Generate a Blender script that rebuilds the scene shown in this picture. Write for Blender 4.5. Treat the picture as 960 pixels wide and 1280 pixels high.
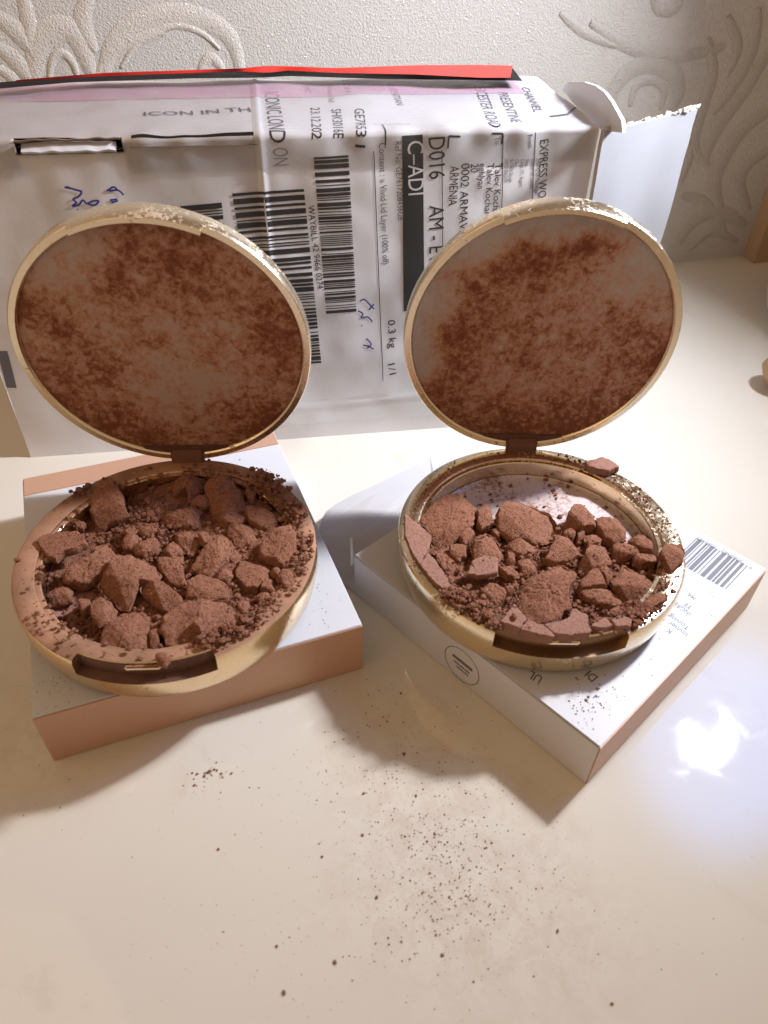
import bpy, bmesh, math, random
from mathutils import Vector, noise, Matrix
from mathutils.bvhtree import BVHTree
S = 0.01                                   # everything below is written in centimetres
scene = bpy.context.scene
for o in list(bpy.data.objects): bpy.data.objects.remove(o)

# ------------------------------------------------------------------ camera
CO = Vector((0, 0, 18.7829)); CR = Vector((.9996, .0181, .0201)); CU = Vector((-.0271, .6688, .743)); CW = Vector((0, .7432, -.669))
FPX = 937.0753
CR.normalize(); CW = (CW - CR * CW.dot(CR)).normalized(); CU = CR.cross(CW)
cam = bpy.data.cameras.new('camera'); cam_o = bpy.data.objects.new('camera', cam); scene.collection.objects.link(cam_o)
cam.sensor_fit = 'HORIZONTAL'; cam.sensor_width = 24; cam.lens = 24 * FPX / 960
cam.clip_start = .01; cam.clip_end = 50
cam_o.matrix_world = Matrix.Translation(CO * S) @ Matrix((CR, CU, -CW)).transposed().to_4x4()
cam.dof.use_dof = True; cam.dof.focus_distance = .27; cam.dof.aperture_fstop = 20
scene.camera = cam_o
scene.cycles.caustics_reflective = False; scene.cycles.caustics_refractive = False
# ------------------------------------------------------------------ world, lights, exposure
W = bpy.data.worlds.new('World'); scene.world = W; W.use_nodes = True
W.node_tree.nodes['Background'].inputs[0].default_value = (1.0, .70, .46, 1); W.node_tree.nodes['Background'].inputs[1].default_value = .35
scene.view_settings.view_transform = 'Standard'; scene.view_settings.look = 'None'; scene.view_settings.exposure = .14; scene.view_settings.gamma = 1
LAMP = Vector((22.3, 27.9, 26.0)); AIM = Vector((-12, 24, 3))
def area_light(name, loc, aim, size, power, col):
    l = bpy.data.lights.new(name, 'AREA'); l.shape = 'DISK'; l.size = size * S; l.energy = power; l.color = col
    o = bpy.data.objects.new(name, l); scene.collection.objects.link(o)
    o.location = Vector(loc) * S; o.rotation_euler = (Vector(aim) - Vector(loc)).to_track_quat('-Z', 'Y').to_euler()
    return o
bulb = area_light('lamp_bulb_light', LAMP, AIM, 3.8, 1.6, (.95, .97, 1.0)); bulb.data.spread = math.radians(112)
bulb.data.use_nodes = True; _t = bulb.data.node_tree; _e = next(n for n in _t.nodes if n.type == 'EMISSION')
_g = _t.nodes.new('ShaderNodeNewGeometry'); _d = _t.nodes.new('ShaderNodeVectorMath'); _d.operation = 'DISTANCE'; _d.inputs[1].default_value = (.78, .40, 0)
_m = _t.nodes.new('ShaderNodeMath'); _m.operation = 'GREATER_THAN'; _m.inputs[1].default_value = .38
_t.links.new(_g.outputs['Parametric'], _d.inputs[0]); _t.links.new(_d.outputs['Value'], _m.inputs[0]); _t.links.new(_m.outputs[0], _e.inputs['Strength'])
glow = area_light('lamp_shade_light', LAMP + (LAMP - AIM).normalized() * 1.0, AIM, 19, .36, (.12, .36, 1.0))
glow.data.spread = math.radians(105); glow.data.use_nodes = True; _t = glow.data.node_tree; _e = next(n for n in _t.nodes if n.type == 'EMISSION')
_g = _t.nodes.new('ShaderNodeNewGeometry'); _d = _t.nodes.new('ShaderNodeVectorMath'); _d.operation = 'DISTANCE'; _d.inputs[1].default_value = (.5, .5, 0)
_m = _t.nodes.new('ShaderNodeMapRange'); _m.interpolation_type = 'SMOOTHSTEP'; _m.inputs['From Min'].default_value = .50; _m.inputs['From Max'].default_value = .22
_t.links.new(_g.outputs['Parametric'], _d.inputs[0]); _t.links.new(_d.outputs['Value'], _m.inputs['Value']); _t.links.new(_m.outputs['Result'], _e.inputs['Strength'])
area_light('warm_room_light', (-44, 6, 46), (-10, 30, 4), 70, .7, (1.0, .62, .30))

# ------------------------------------------------------------------ pixel -> place
def ray(px, py): return (CW + CR * ((px - 480) / FPX) - CU * ((py - 640) / FPX)).normalized()
def at(px, py, z=0.0):
    d = ray(px, py); return CO + d * ((z - CO.z) / d.z)
def onplane(px, py, p, n):
    d = ray(px, py); return CO + d * ((p - CO).dot(n) / d.dot(n))

# ------------------------------------------------------------------ object helpers
ORG = {}
def link(o): scene.collection.objects.link(o); return o
def thing(name, label, cat, org, group=None):
    o = link(bpy.data.objects.new(name, None)); o.empty_display_size = .01
    o.location = Vector(org) * S; ORG[o.name] = Vector(org); tag(o, label, cat, group); return o
def tag(o, label=None, cat=None, group=None, kind=None):
    for k, v in (('label', label), ('category', cat), ('group', group), ('kind', kind)):
        if v: o[k] = v
    return o
def mesh(name, V, F, mats, parent=None, org=None, smooth=None, fm=None):
    """one mesh object; V in world cm; smooth = auto-smooth angle in degrees (None = flat)"""
    base = ORG[parent.name] if parent else Vector(org or (0, 0, 0))
    me = bpy.data.meshes.new(name)
    me.from_pydata([(Vector(v) - base) * S for v in V], [], F)
    for m in (mats if isinstance(mats, (list, tuple)) else [mats]): me.materials.append(m)
    if fm: me.polygons.foreach_set('material_index', fm)
    me.update()
    if smooth is not None:
        me.polygons.foreach_set('use_smooth', [True] * len(me.polygons))
        if smooth < 180: me.set_sharp_from_angle(angle=math.radians(smooth))
    o = link(bpy.data.objects.new(name, me)); ORG[o.name] = base
    if parent: o.parent = parent
    else: o.location = base * S
    return o
class MB:
    def __init__(s): s.V = []; s.F = []; s.M = []
    def add(s, V, F, m=0):
        n = len(s.V); s.V += [Vector(v) for v in V]; s.F += [tuple(i + n for i in f) for f in F]; s.M += [m] * len(F)
    def quad(s, a, b, c, d, m=0): s.add([a, b, c, d], [(0, 1, 2, 3)], m)
    def box(s, o, x, y, z, m=0):       # corner o, edge vectors
        o, x, y, z = map(Vector, (o, x, y, z))
        P = [o, o + x, o + x + y, o + y, o + z, o + x + z, o + x + y + z, o + y + z]
        s.add(P, [(0, 3, 2, 1), (4, 5, 6, 7), (0, 1, 5, 4), (1, 2, 6, 5), (2, 3, 7, 6), (3, 0, 4, 7)], m)
    def build(s, name, mats, parent=None, org=None, smooth=None): return mesh(name, s.V, s.F, mats, parent, org, smooth, s.M)
def bevel_obj(o, w, seg=2):
    bm = bmesh.new(); bm.from_mesh(o.data); bmesh.ops.remove_doubles(bm, verts=bm.verts, dist=1e-6)
    bmesh.ops.bevel(bm, geom=list(bm.edges), offset=w * S, segments=seg, affect='EDGES', clamp_overlap=True)
    bm.to_mesh(o.data); bm.free(); o.data.polygons.foreach_set('use_smooth', [True] * len(o.data.polygons)); o.data.set_sharp_from_angle(angle=math.radians(35))
def rnd(a, b): return random.uniform(a, b)
def sm(x, a, b):
    t = min(1, max(0, (x - a) / (b - a))); return t * t * (3 - 2 * t)

# ------------------------------------------------------------------ materials
class NT:
    def __init__(s, name):
        s.m = bpy.data.materials.new(name); s.m.use_nodes = True; s.t = s.m.node_tree; s.p = s.t.nodes['Principled BSDF']
        s.co = s.n('ShaderNodeTexCoord').outputs['Object']
        mp = s.n('ShaderNodeMapping'); mp.inputs['Scale'].default_value = (100,) * 3; s.l(s.co, mp.inputs[0]); s.co = mp.outputs[0]   # centimetres
    def n(s, k): return s.t.nodes.new(k)
    def l(s, a, b): s.t.links.new(a, b)
    def noise(s, sc, det=3, rough=.55, co=None, dist=0):
        x = s.n('ShaderNodeTexNoise'); x.inputs['Scale'].default_value = sc; x.inputs['Detail'].default_value = det; x.inputs['Roughness'].default_value = rough
        x.inputs['Distortion'].default_value = dist; s.l(co or s.co, x.inputs['Vector']); return x.outputs['Fac']
    def voro(s, sc, feat='F1'):
        x = s.n('ShaderNodeTexVoronoi'); x.inputs['Scale'].default_value = sc; x.feature = feat; s.l(s.co, x.inputs['Vector']); return x
    def ramp(s, f, *st):
        x = s.n('ShaderNodeValToRGB'); e = x.color_ramp.elements
        while len(e) < len(st): e.new(.5)
        for i, (p, c) in enumerate(st):
            e[i].position = p; e[i].color = (c, c, c, 1) if isinstance(c, (int, float)) else (*c, 1)
        s.l(f, x.inputs[0]); return x.outputs[0]
    def mix(s, f, a, b):
        x = s.n('ShaderNodeMix'); x.data_type = 'RGBA'
        for v, i in ((f, 0), (a, 6), (b, 7)):
            if isinstance(v, (int, float)): x.inputs[i].default_value = v if i == 0 else (v, v, v, 1)
            elif isinstance(v, tuple): x.inputs[i].default_value = (*v, 1)
            else: s.l(v, x.inputs[i])
        return x.outputs[2]
    def math(s, op, a, b=None, clamp=False):
        x = s.n('ShaderNodeMath'); x.operation = op; x.use_clamp = clamp
        for i, v in enumerate((a, b)):
            if v is None: continue
            if isinstance(v, (int, float)): x.inputs[i].default_value = v
            else: s.l(v, x.inputs[i])
        return x.outputs[0]
    def bump(s, h, st, dist=.05):
        x = s.n('ShaderNodeBump'); x.inputs['Strength'].default_value = st; x.inputs['Distance'].default_value = dist * S
        s.l(h, x.inputs['Height']); s.l(x.outputs[0], s.p.inputs['Normal']); return x
    def set(s, **k):
        for n, v in k.items():
            i = s.p.inputs[n.replace('_', ' ')]
            if isinstance(v, (int, float)): i.default_value = v
            elif isinstance(v, tuple): i.default_value = (*v, 1)
            else: s.l(v, i)
        return s.m
    def normal_z(s):
        g = s.n('ShaderNodeNewGeometry'); x = s.n('ShaderNodeSeparateXYZ'); s.l(g.outputs['Normal'], x.inputs[0]); return x.outputs[2]
    def dist_to(s, p, sc=(1, 1, 1)):   # distance in cm from local point p
        m = s.n('ShaderNodeVectorMath'); m.operation = 'DISTANCE'; s.l(s.co, m.inputs[0]); m.inputs[1].default_value = p; return m.outputs['Value']

def m_plain(name, col, rough=.5, metal=0, var=.06, sc=1.2, bump=.0, bsc=30, spec=.5):
    t = NT(name); f = t.noise(sc, 4); g = t.noise(sc * 14, 3)
    f = t.math('ADD', t.math('MULTIPLY', f, .6), t.math('MULTIPLY', g, .4))
    c = t.mix(f, tuple(x * (1 - var * 2) for x in col), tuple(min(1, x * (1 + var * 2)) for x in col))
    if bump: t.bump(t.noise(bsc, 3), bump, .02)
    return t.set(Base_Color=c, Roughness=rough, Metallic=metal, Specular_IOR_Level=spec)
POW = (.315, .140, .084)
def m_powder(name, col, gr=1.0):
    t = NT(name); a = t.noise(2.2, 4); b = t.noise(26, 4, .7); v = t.voro(24).outputs['Distance']
    c = t.mix(t.math('ADD', t.math('MULTIPLY', a, .5), t.math('MULTIPLY', b, .5)), tuple(x * .62 for x in col), tuple(min(1, x * 1.35) for x in col))
    pits = t.ramp(t.noise(11, 4, .65), (.34, 0), (.47, 1))
    h = t.math('ADD', t.math('MULTIPLY', b, .9 * gr), t.math('ADD', t.math('MULTIPLY', pits, .75 * gr), t.math('MULTIPLY', v, .5 * gr)))
    t.bump(h, .9, .055)
    return t.set(Base_Color=c, Roughness=.92, Specular_IOR_Level=.12)
M = {}
M['powder'] = m_powder('pressed_powder', POW)
M['powder_flat'] = m_powder('pressed_powder_smooth', (.315, .165, .12), .4)
M['crumb'] = m_powder('crumbled_powder', (.29, .126, .076), 1.1)
M['speck'] = m_plain('powder_speck', (.20, .108, .07), .9, 0, .2, 3)
M['flap'] = m_plain('white_flap_board', (.31, .31, .325), .6, 0, .04, .8, .15, 8)
M['white_card'] = m_plain('white_card', (.60, .59, .605), .42, 0, .03, .5, .06, 40)
M['peach_card'] = m_plain('peach_card', (.53, .31, .205), .42, .12, .05, .35, .05, 30)
M['inner_card'] = m_plain('card_inner', (.46, .44, .44), .6, 0, .05, 1.0, .05, 30)
M['edge_card'] = m_plain('card_cut_edge', (.36, .26, .19), .8, 0, .1, 6)
M['ink'] = m_plain('black_ink', (.025, .024, .026), .45, 0, .1, 5)
M['ink_grey'] = m_plain('grey_ink', (.12, .115, .13), .5, 0, .15, 9)
M['ink_faint'] = m_plain('faded_ink', (.30, .27, .28), .5, 0, .1, 9)
M['ink_blue'] = m_plain('blue_pen_ink', (.035, .03, .20), .5, 0, .2, 5)
M['label_white'] = m_plain('label_paper', (.73, .715, .725), .32, 0, .03, .7, .05, 12)
M['board'] = m_plain('white_corrugated_board', (.66, .63, .625), .5, 0, .05, .6, .12, 9)
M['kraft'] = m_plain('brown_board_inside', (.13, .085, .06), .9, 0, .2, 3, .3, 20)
M['torn'] = m_plain('torn_board', (.50, .45, .40), .9, 0, .25, 8, .8, 20); M['layer'] = m_plain('board_layer', (.22, .15, .11), .9, 0, .3, 6, .5, 20)
M['red'] = m_plain('red_film', (.60, .025, .015), .30, 0, .08, 1)
M['blackfilm'] = m_plain('black_film', (.012, .010, .010), .5, 0, .1, 1, spec=.2)
M['wood'] = m_plain('tan_wood', (.42, .27, .15), .5, 0, .08, .3)
M['lampwhite'] = m_plain('white_lamp_plastic', (.72, .70, .64), .3, 0, .02, .4)

def m_tape():
    t = NT('clear_tape'); t.bump(t.noise(1.6, 3, .6, dist=.6), .5, .08); bn = [n for n in t.t.nodes if n.type == 'BUMP'][0].outputs[0]
    g = t.n('ShaderNodeBsdfGlossy'); g.inputs['Roughness'].default_value = .14; t.l(bn, g.inputs['Normal']); d = t.n('ShaderNodeBsdfDiffuse'); d.inputs['Color'].default_value = (.8, .76, .85, 1)
    tr = t.n('ShaderNodeBsdfTransparent'); m1 = t.n('ShaderNodeMixShader'); m1.inputs[0].default_value = .3; t.l(g.outputs[0], m1.inputs[1]); t.l(d.outputs[0], m1.inputs[2])
    fr_ = t.n('ShaderNodeFresnel'); fr_.inputs['IOR'].default_value = 1.4; t.l(bn, fr_.inputs['Normal']); m2 = t.n('ShaderNodeMixShader')
    t.l(t.math('ADD', t.math('MULTIPLY', fr_.outputs[0], .55), .02, True), m2.inputs[0]); t.l(tr.outputs[0], m2.inputs[1]); t.l(m1.outputs[0], m2.inputs[2])
    t.l(m2.outputs[0], t.t.nodes['Material Output'].inputs['Surface']); return t.m
M['tape'] = m_tape()
def m_pink():   # the magenta bleed of the courier film seen through the tape
    t = NT('pink_film'); mp = t.noise(.5, 3)
    return t.set(Base_Color=(.58, .30, .42), Roughness=.25, Alpha=t.ramp(mp, (.30, .25), (.75, .6)))
M['pink'] = m_pink()
def m_table():
    t = NT('cream_lacquer'); a = t.noise(.10, 3); b = t.noise(.8, 4)
    c = t.mix(a, (.61, .56, .475), (.665, .62, .54))
    st = t.ramp(t.noise(.33, 5, .65, dist=.5), (.60, 0), (.75, 1))        # faint powder smears
    c = t.mix(t.math('MULTIPLY', st, .28), c, (.46, .345, .25))
    for px, py, rad_, amt in ((560, 1090, 4.0, .34), (500, 930, 3.0, .22), (60, 900, 4.0, .25), (700, 1190, 3.5, .18)):
        p = at(px, py); w_ = t.math('SUBTRACT', 1, t.math('DIVIDE', t.dist_to(p), rad_), clamp=True)
        c = t.mix(t.math('MULTIPLY', t.math('MULTIPLY', w_, t.ramp(t.noise(1.3, 5, .7, dist=.8), (.42, 0), (.66, 1))), amt), c, (.36, .22, .15))
    r = t.ramp(b, (.3, .02), (.8, .05)); r = t.math('ADD', r, t.math('MULTIPLY', t.ramp(t.noise(.9, 5, .7, dist=1.0), (.5, 0), (.7, 1)), .05))
    t.bump(t.noise(.22, 2), .04, .2)
    return t.set(Base_Color=c, Roughness=r, Specular_IOR_Level=.42, Coat_Weight=.3, Coat_Roughness=.03)
M['table'] = m_table()
def m_wallpaper(name, c1, c2, glint):
    t = NT(name); a = t.noise(10, 4, .7); b = t.noise(.35, 3); v = t.voro(13)
    c = t.mix(a, c1, c2); c = t.mix(t.math('MULTIPLY', b, .35), c, (.50, .455, .40))
    sp = t.ramp(t.noise(10, 2, .6), (.60, 0), (.70, 1))
    t.bump(t.math('ADD', a, t.math('MULTIPLY', v.outputs['Distance'], .5)), .75, .06)
    return t.set(Base_Color=c, Roughness=t.mix(sp, .62, .30), Metallic=t.math('MULTIPLY', sp, glint))
M['wall'] = m_wallpaper('glitter_wallpaper', (.36, .34, .305), (.70, .66, .60), .9)
M['scroll_light'] = m_wallpaper('wallpaper_scroll_light', (.40, .365, .315), (.74, .68, .60), 1.0)
M['scroll'] = m_wallpaper('wallpaper_scroll', (.33, .305, .27), (.55, .51, .455), 1.0)
def m_gold(name, dust, dcol=(.42, .235, .13), g1=(.80, .60, .36), g2=(.88, .70, .47)):
    t = NT(name); nz = t.normal_z(); a = t.noise(1.1, 5, .65); b = t.noise(9, 4, .7)
    up = t.math('MULTIPLY', t.ramp(nz, (.45, 0), (.9, 1)), dust)
    k = t.math('ADD', t.math('ADD', t.math('MULTIPLY', a, .55), t.math('MULTIPLY', b, .45)), up)
    k = t.ramp(k, (.60, 0), (.68, 1))
    base = t.mix(t.noise(.7, 2), g1, g2)
    dk = t.ramp(t.noise(.55, 4, .6), (.38, 0), (.62, 1)); dv = t.mix(dk, tuple(x * .62 for x in dcol), tuple(x * 1.12 for x in dcol)); dv = t.mix(t.math('MULTIPLY', t.noise(14, 3), .5), dv, tuple(x * .6 for x in dcol))
    c = t.mix(k, base, dv)
    t.bump(t.math('MULTIPLY', b, k), .5, .02)
    r = t.mix(k, t.ramp(b, (.3, .16), (.7, .30)), .85)
    return t.set(Base_Color=c, Metallic=t.math('SUBTRACT', 1, k), Roughness=r)
M['gold_dusty'] = m_gold('dusty_gold', .34, (.40, .205, .115))
M['gold'] = m_gold('speckled_gold', .05, (.30, .15, .10), (.84, .68, .46), (.92, .79, .58))
M['gold_lid'] = m_gold('lid_gold', .06, (.46, .30, .19), (.86, .72, .52), (.93, .83, .66))
M['notch'] = m_plain('notch_copper', (.22, .12, .06), .35, .7, .2, 2)
M['notch_dusty'] = m_plain('notch_dusty', (.13, .06, .04), .7, .1, .35, 5)
def m_pan(name, c0, amt):
    t = NT(name); a = t.noise(5.5, 5, .75); b = t.noise(.8, 3)
    k = t.ramp(t.math('ADD', t.math('MULTIPLY', a, .6), t.math('MULTIPLY', b, .4)), (amt - .07, 0), (amt + .07, 1))
    t.bump(t.math('MULTIPLY', k, a), .5, .03)
    return t.set(Base_Color=t.mix(k, c0, (.25, .105, .075)), Roughness=t.mix(k, .42, .9), Metallic=t.mix(k, .25, 0))
M['pan_r'] = m_pan('pan_floor_pale', (.60, .50, .47), .56)
M['pan_l'] = m_pan('pan_floor_dusty', (.40, .21, .15), .46)
def m_mirror(name, cen, seed, clean_pts, shift=0.0):
    """mirror covered by a mottled film of powder; clean_pts = local points (cm) around which it was wiped clean"""
    t = NT(name); mp = t.n('ShaderNodeMapping'); mp.inputs['Location'].default_value = (seed, seed * 1.7, seed * .6); t.l(t.co, mp.inputs[0]); co = mp.outputs[0]
    a = t.noise(.5, 3, .55, co); b = t.noise(1.9, 6, .72, co, .7); c = t.noise(5.6, 5, .7, co, .5)
    k = t.math('ADD', t.math('MULTIPLY', a, .22), t.math('ADD', t.math('MULTIPLY', b, .38), t.math('MULTIPLY', c, .40)))
    k = t.math('ADD', k, shift); d = t.dist_to(cen); k = t.math('ADD', k, t.math('MULTIPLY', t.ramp(t.math('DIVIDE', d, 4.2), (.45, 0), (.88, 1)), .05))
    for p, r, s in clean_pts:
        w = t.math('SUBTRACT', 1, t.math('DIVIDE', t.dist_to(p), r), clamp=True); k = t.math('SUBTRACT', k, t.math('MULTIPLY', w, s))
    col = t.ramp(k, (.30, (.46, .39, .37)), (.42, (.46, .32, .265)), (.485, (.42, .225, .155)), (.535, (.31, .135, .078)), (.58, (.20, .068, .034)), (.70, (.155, .046, .022)))
    film = t.ramp(k, (.26, 0), (.44, 1))
    h = t.math('ADD', b, t.math('MULTIPLY', c, .6)); t.bump(h, .5, .03)
    return t.set(Base_Color=col, Roughness=t.mix(film, .28, .8), Metallic=t.mix(film, .55, 0), Specular_IOR_Level=.25)

# ------------------------------------------------------------------ the setting: table and wall
random.seed(4)
mb = MB(); WA = Vector((17.26, 44.16, 0)); wd = Vector((math.cos(.262), math.sin(.262), 0)); wn = Vector((wd.y, -wd.x, 0))
def wp(s, z, off=0): return WA + wd * s + Vector((0, 0, z)) + wn * off
a, b = wp(-90, 0), wp(70, 0)
mb.add([(-90, -45, 0), (90, -45, 0), b, a, (-90, -45, -3), (90, -45, -3), b - Vector((0, 0, 3)), a - Vector((0, 0, 3))],
       [(0, 1, 2, 3), (4, 7, 6, 5), (0, 4, 5, 1), (1, 5, 6, 2), (2, 6, 7, 3), (3, 7, 4, 0)])
table = mb.build('table_top', M['table']); tag(table, kind='structure')
mb = MB(); mb.box(wp(-90, -3), wd * 160, -wn * 2, (0, 0, 88))
wall = mb.build('wall', M['wall']); tag(wall, kind='structure')
SCROLLS = [
 ([(130, 98), (140, 60), (170, 30), (215, 18), (260, 26), (290, 50), (302, 92)], 17), ([(152, 84), (175, 52), (215, 32), (250, 40), (275, 62)], 6),
 ([(44, 100), (48, 58), (70, 36), (95, 45), (116, 94)], 19), ([(62, 100), (66, 76), (78, 66), (92, 80), (98, 100)], 7),
 ([(-6, 18), (20, 38), (40, 64)], 14), ([(28, -8), (36, 28), (39, 66)], 12), ([(-4, 56), (20, 76), (40, 102)], 13), ([(112, -8), (104, 28), (119, 64)], 14),
 ([(120, 94), (150, 60), (190, 42), (206, 40)], 10), ([(250, 88), (264, 72), (280, 88)], 9), ([(-4, 84), (14, 96), (22, 112)], 9),
 ([(770, 152), (765, 120), (785, 90), (815, 79), (842, 92), (848, 120), (832, 142)], 15), ([(788, 132), (795, 108), (815, 100), (830, 112), (826, 136)], 8),
 ([(816, -6), (822, 10), (836, 14), (848, 6), (850, -8)], 9),
 ([(966, 56), (932, 110), (902, 150), (886, 180), (880, 204)], 15), ([(948, 10), (941, 60), (916, 110), (890, 142)], 11), ([(885, 48), (891, 90), (880, 130), (868, 180), (886, 208)], 11),
 ([(966, 136), (930, 160), (905, 195), (893, 230), (901, 264)], 15), ([(966, 186), (936, 205), (925, 230), (936, 262)], 11),
 ([(848, 304), (868, 276), (900, 264), (932, 282)], 13), ([(862, 312), (890, 290), (922, 302)], 8), ([(852, 244), (876, 250), (896, 270), (906, 292)], 10),
 ([(738, 28), (790, 60), (850, 70), (906, 58)], 11), ([(700, 16), (730, 40), (770, 58)], 8), ([(910, 20), (922, 60), (908, 96)], 9), ([(852, 150), (862, 190), (850, 230)], 9)]
def catmull(P, n=9):
    Q = []
    for i in range(len(P) - 1):
        p0, p1, p2, p3 = P[max(i - 1, 0)], P[i], P[i + 1], P[min(i + 2, len(P) - 1)]
        for k in range(n):
            t = k / n; Q.append(.5 * ((2 * p1) + (p2 - p0) * t + (2 * p0 - 5 * p1 + 4 * p2 - p3) * t * t + (3 * p1 - p0 - 3 * p2 + p3) * t ** 3))
    return Q + [P[-1]]
def ribbon(P, width, nrm, hgt, taper=True, n=9, cs=6):
    Q = catmull([Vector(p) for p in P], n); V = []; F = []; N = len(Q)
    for i, q in enumerate(Q):
        tg = (Q[min(i + 1, N - 1)] - Q[max(i - 1, 0)]).normalized(); sd = tg.cross(nrm).normalized()
        u = i / (N - 1); w = width * (.25 + .75 * math.sin(math.pi * min(1, max(0, .06 + u * .9))) ** .7 if taper else 1)
        for j in range(cs + 1):
            x = j / cs * 2 - 1; V.append(q + sd * (w / 2 * x) + nrm * (hgt * (1 - x * x) if hgt else 0))
    for i in range(N - 1):
        for j in range(cs):
            a = i * (cs + 1) + j; F.append((a, a + 1, a + cs + 2, a + cs + 1))
    return V, F
for si, (pts, w) in enumerate(SCROLLS):
    w *= 1.25; P = [onplane(x, y, WA, wn) + wn * .015 for x, y in pts]
    V, F = ribbon(P, w * (P[0] - CO).length / FPX, wn, .055)
    mesh('wallpaper_scroll', V, F, M['scroll_light' if si < 11 else 'scroll'], wall, smooth=180)
p = onplane(929, 318, WA, wn); mb = MB(); mb.box(Vector((p.x, p.y, .0)) + wn * .01, wd * 9, wn * 1.1, (0, 0, 60)); mb.build('wood_trim', M['wood'], wall)

# desk lamp at the right edge: only the side of its base is in the picture, its light is what falls on the table
def lathe(prof, cen, ax=None, seg=64):
    V = []; F = []; n = len(prof)
    for k in range(seg):
        a = 2 * math.pi * k / seg
        for r, z in prof: V.append(Vector(cen) + Vector((r * math.cos(a), r * math.sin(a), z)))
    for k in range(seg):
        for j in range(n - 1):
            a, b = k * n + j, ((k + 1) % seg) * n + j; F.append((a, b, b + 1, a + 1))
    return V, F
LB = Vector((25.9, 36.0, 0))
lamp = thing('desk_lamp', 'white desk lamp with round base, cut by the right edge of the photo', 'desk lamp', LB)
V, F = lathe([(0, 0.02), (5.2, .02), (5.9, .5), (6.25, 1.8), (6.0, 3.4), (5.2, 4.8), (3.6, 5.8), (1.4, 6.3), (0, 6.35)], LB); mesh('base', V, F, M['lampwhite'], lamp, smooth=60)
up_ = (LAMP - AIM).normalized(); mb = MB()
q0, q1, q2, q3 = LB + Vector((0, 0, 6.2)), LB + Vector((3, 3.0, 22)), LB + Vector((4, 1, 38)), LAMP + up_ * 5.5
V, F = [], []
Q = catmull([q0, q1, q2, q3], 10)
for i, q in enumerate(Q):
    tg = (Q[min(i + 1, len(Q) - 1)] - Q[max(i - 1, 0)]).normalized(); e1 = tg.orthogonal().normalized(); e2 = tg.cross(e1)
    V += [q + e1 * (.5 * math.cos(t * math.pi / 4)) + e2 * (.5 * math.sin(t * math.pi / 4)) for t in range(8)]
for i in range(len(Q) - 1):
    for t in range(8): F.append((i * 8 + t, i * 8 + (t + 1) % 8, i * 8 + 8 + (t + 1) % 8, i * 8 + 8 + t))
mesh('stem', V, F, M['lampwhite'], lamp, smooth=60)
e1 = up_.orthogonal().normalized(); e2 = up_.cross(e1); V = []; F = []
prof = [(10.3, 1.2), (9.9, 2.2), (8.5, 3.8), (5, 5.2), (0, 5.6)]
for k in range(48):
    a = k * math.pi / 24
    for r, z in prof: V.append(LAMP + up_ * z + e1 * (r * math.cos(a)) + e2 * (r * math.sin(a)))
for k in range(48):
    for j in range(4): F.append((k * 5 + j, ((k + 1) % 48) * 5 + j, ((k + 1) % 48) * 5 + j + 1, k * 5 + j + 1))
mesh('lamp_shade', V, F, M['lampwhite'], lamp, smooth=60)
kp = at(981, 462, 1.0); V, F = lathe([(0, -.9), (.7, -.7), (1.0, 0), (.7, .7), (0, .9)], kp, seg=24)
kb = mesh('knob', V, F, M['wood'], lamp, smooth=180)

# ------------------------------------------------------------------ shipping box
PR = .1665; PW = 21.3377; PD = 7.0133; PH = 11.8743
pu = Vector((math.cos(PR), math.sin(PR), 0)); pv = Vector((-math.sin(PR), math.cos(PR), 0)); pz = Vector((0, 0, 1))
P0 = Vector((-4.2862, 28.7818, 0)) - pu * PW / 2 - pv * PD / 2; pn = -pv
FR = .28                                    # fold radius
LARC = FR * math.pi / 2; V1 = PH - FR; V2 = V1 + LARC; VMAX = V2 + PD - FR
UC = (onplane(327, 200, P0, pn) - P0).dot(pu)
def fold(u, v, off=0.0):
    """unfolded sheet (u along the box, v up the front, over the fold and back along the top) -> point"""
    q = Vector((u * .33, v * .33, 3.1)); d = noise.noise(q) * .09 + noise.noise(q * 3.1) * .03
    d += .11 * math.exp(-((v - V1 - .2) / .8) ** 2) * noise.noise(Vector((u * 1.15, v * .6, 9.0)))      # the fold is crumpled
    d += .05 * math.exp(-((u - UC) / .09) ** 2) * sm(v, 4, 9) + .03 * math.exp(-((v - .9 - .05 * u) / .12) ** 2)
    d -= .09; edge = sm(v, 0, .6); off = off + d * edge
    if v <= V1: return P0 + pu * u + pz * v + pn * off
    if v <= V2:
        a = (v - V1) / FR; c = P0 + pu * u + pz * V1 + pv * FR
        return c + pn * ((FR + off) * math.cos(a)) + pz * ((FR + off) * math.sin(a))
    t = v - V2; sag = -.22 * math.sin(math.pi * min(1, t / (PD - FR))) * 0 
    return P0 + pu * u + pv * (FR + t) + pz * (PH + off + sag)
def uv_front(px, py):
    p = onplane(px, py, P0, pn) - P0; return p.dot(pu), p.z
def uv_top(px, py):
    p = at(px, py, PH) - P0; return p.dot(pu), V2 + p.dot(pv) - FR
def uvp(px, py):
    """pixel -> unfolded (u, v), on the front or the top"""
    u, v = uv_front(px, py)
    return (u, v) if v < V1 + .1 else uv_top(px, py)
pkg = thing('shipping_box', 'battered white cardboard courier box with address label, standing behind both compacts', 'cardboard box', P0 + pu * PW / 2 + pv * PD / 2)
def lin(a, b, step): n = max(1, int(math.ceil((b - a) / step))); return [a + (b - a) * i / n for i in range(n + 1)]
su0, sv1 = uv_front(14, 172); su1, _ = uv_front(149, 165); sv0 = uv_front(20, 195)[1]; sv1 = V1 + LARC * .80
gu0, gu1 = uv_front(160, 157)[0], uv_front(316, 152)[0]; gv0, gv1 = V1 + LARC * .45, V1 + LARC * .85
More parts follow.
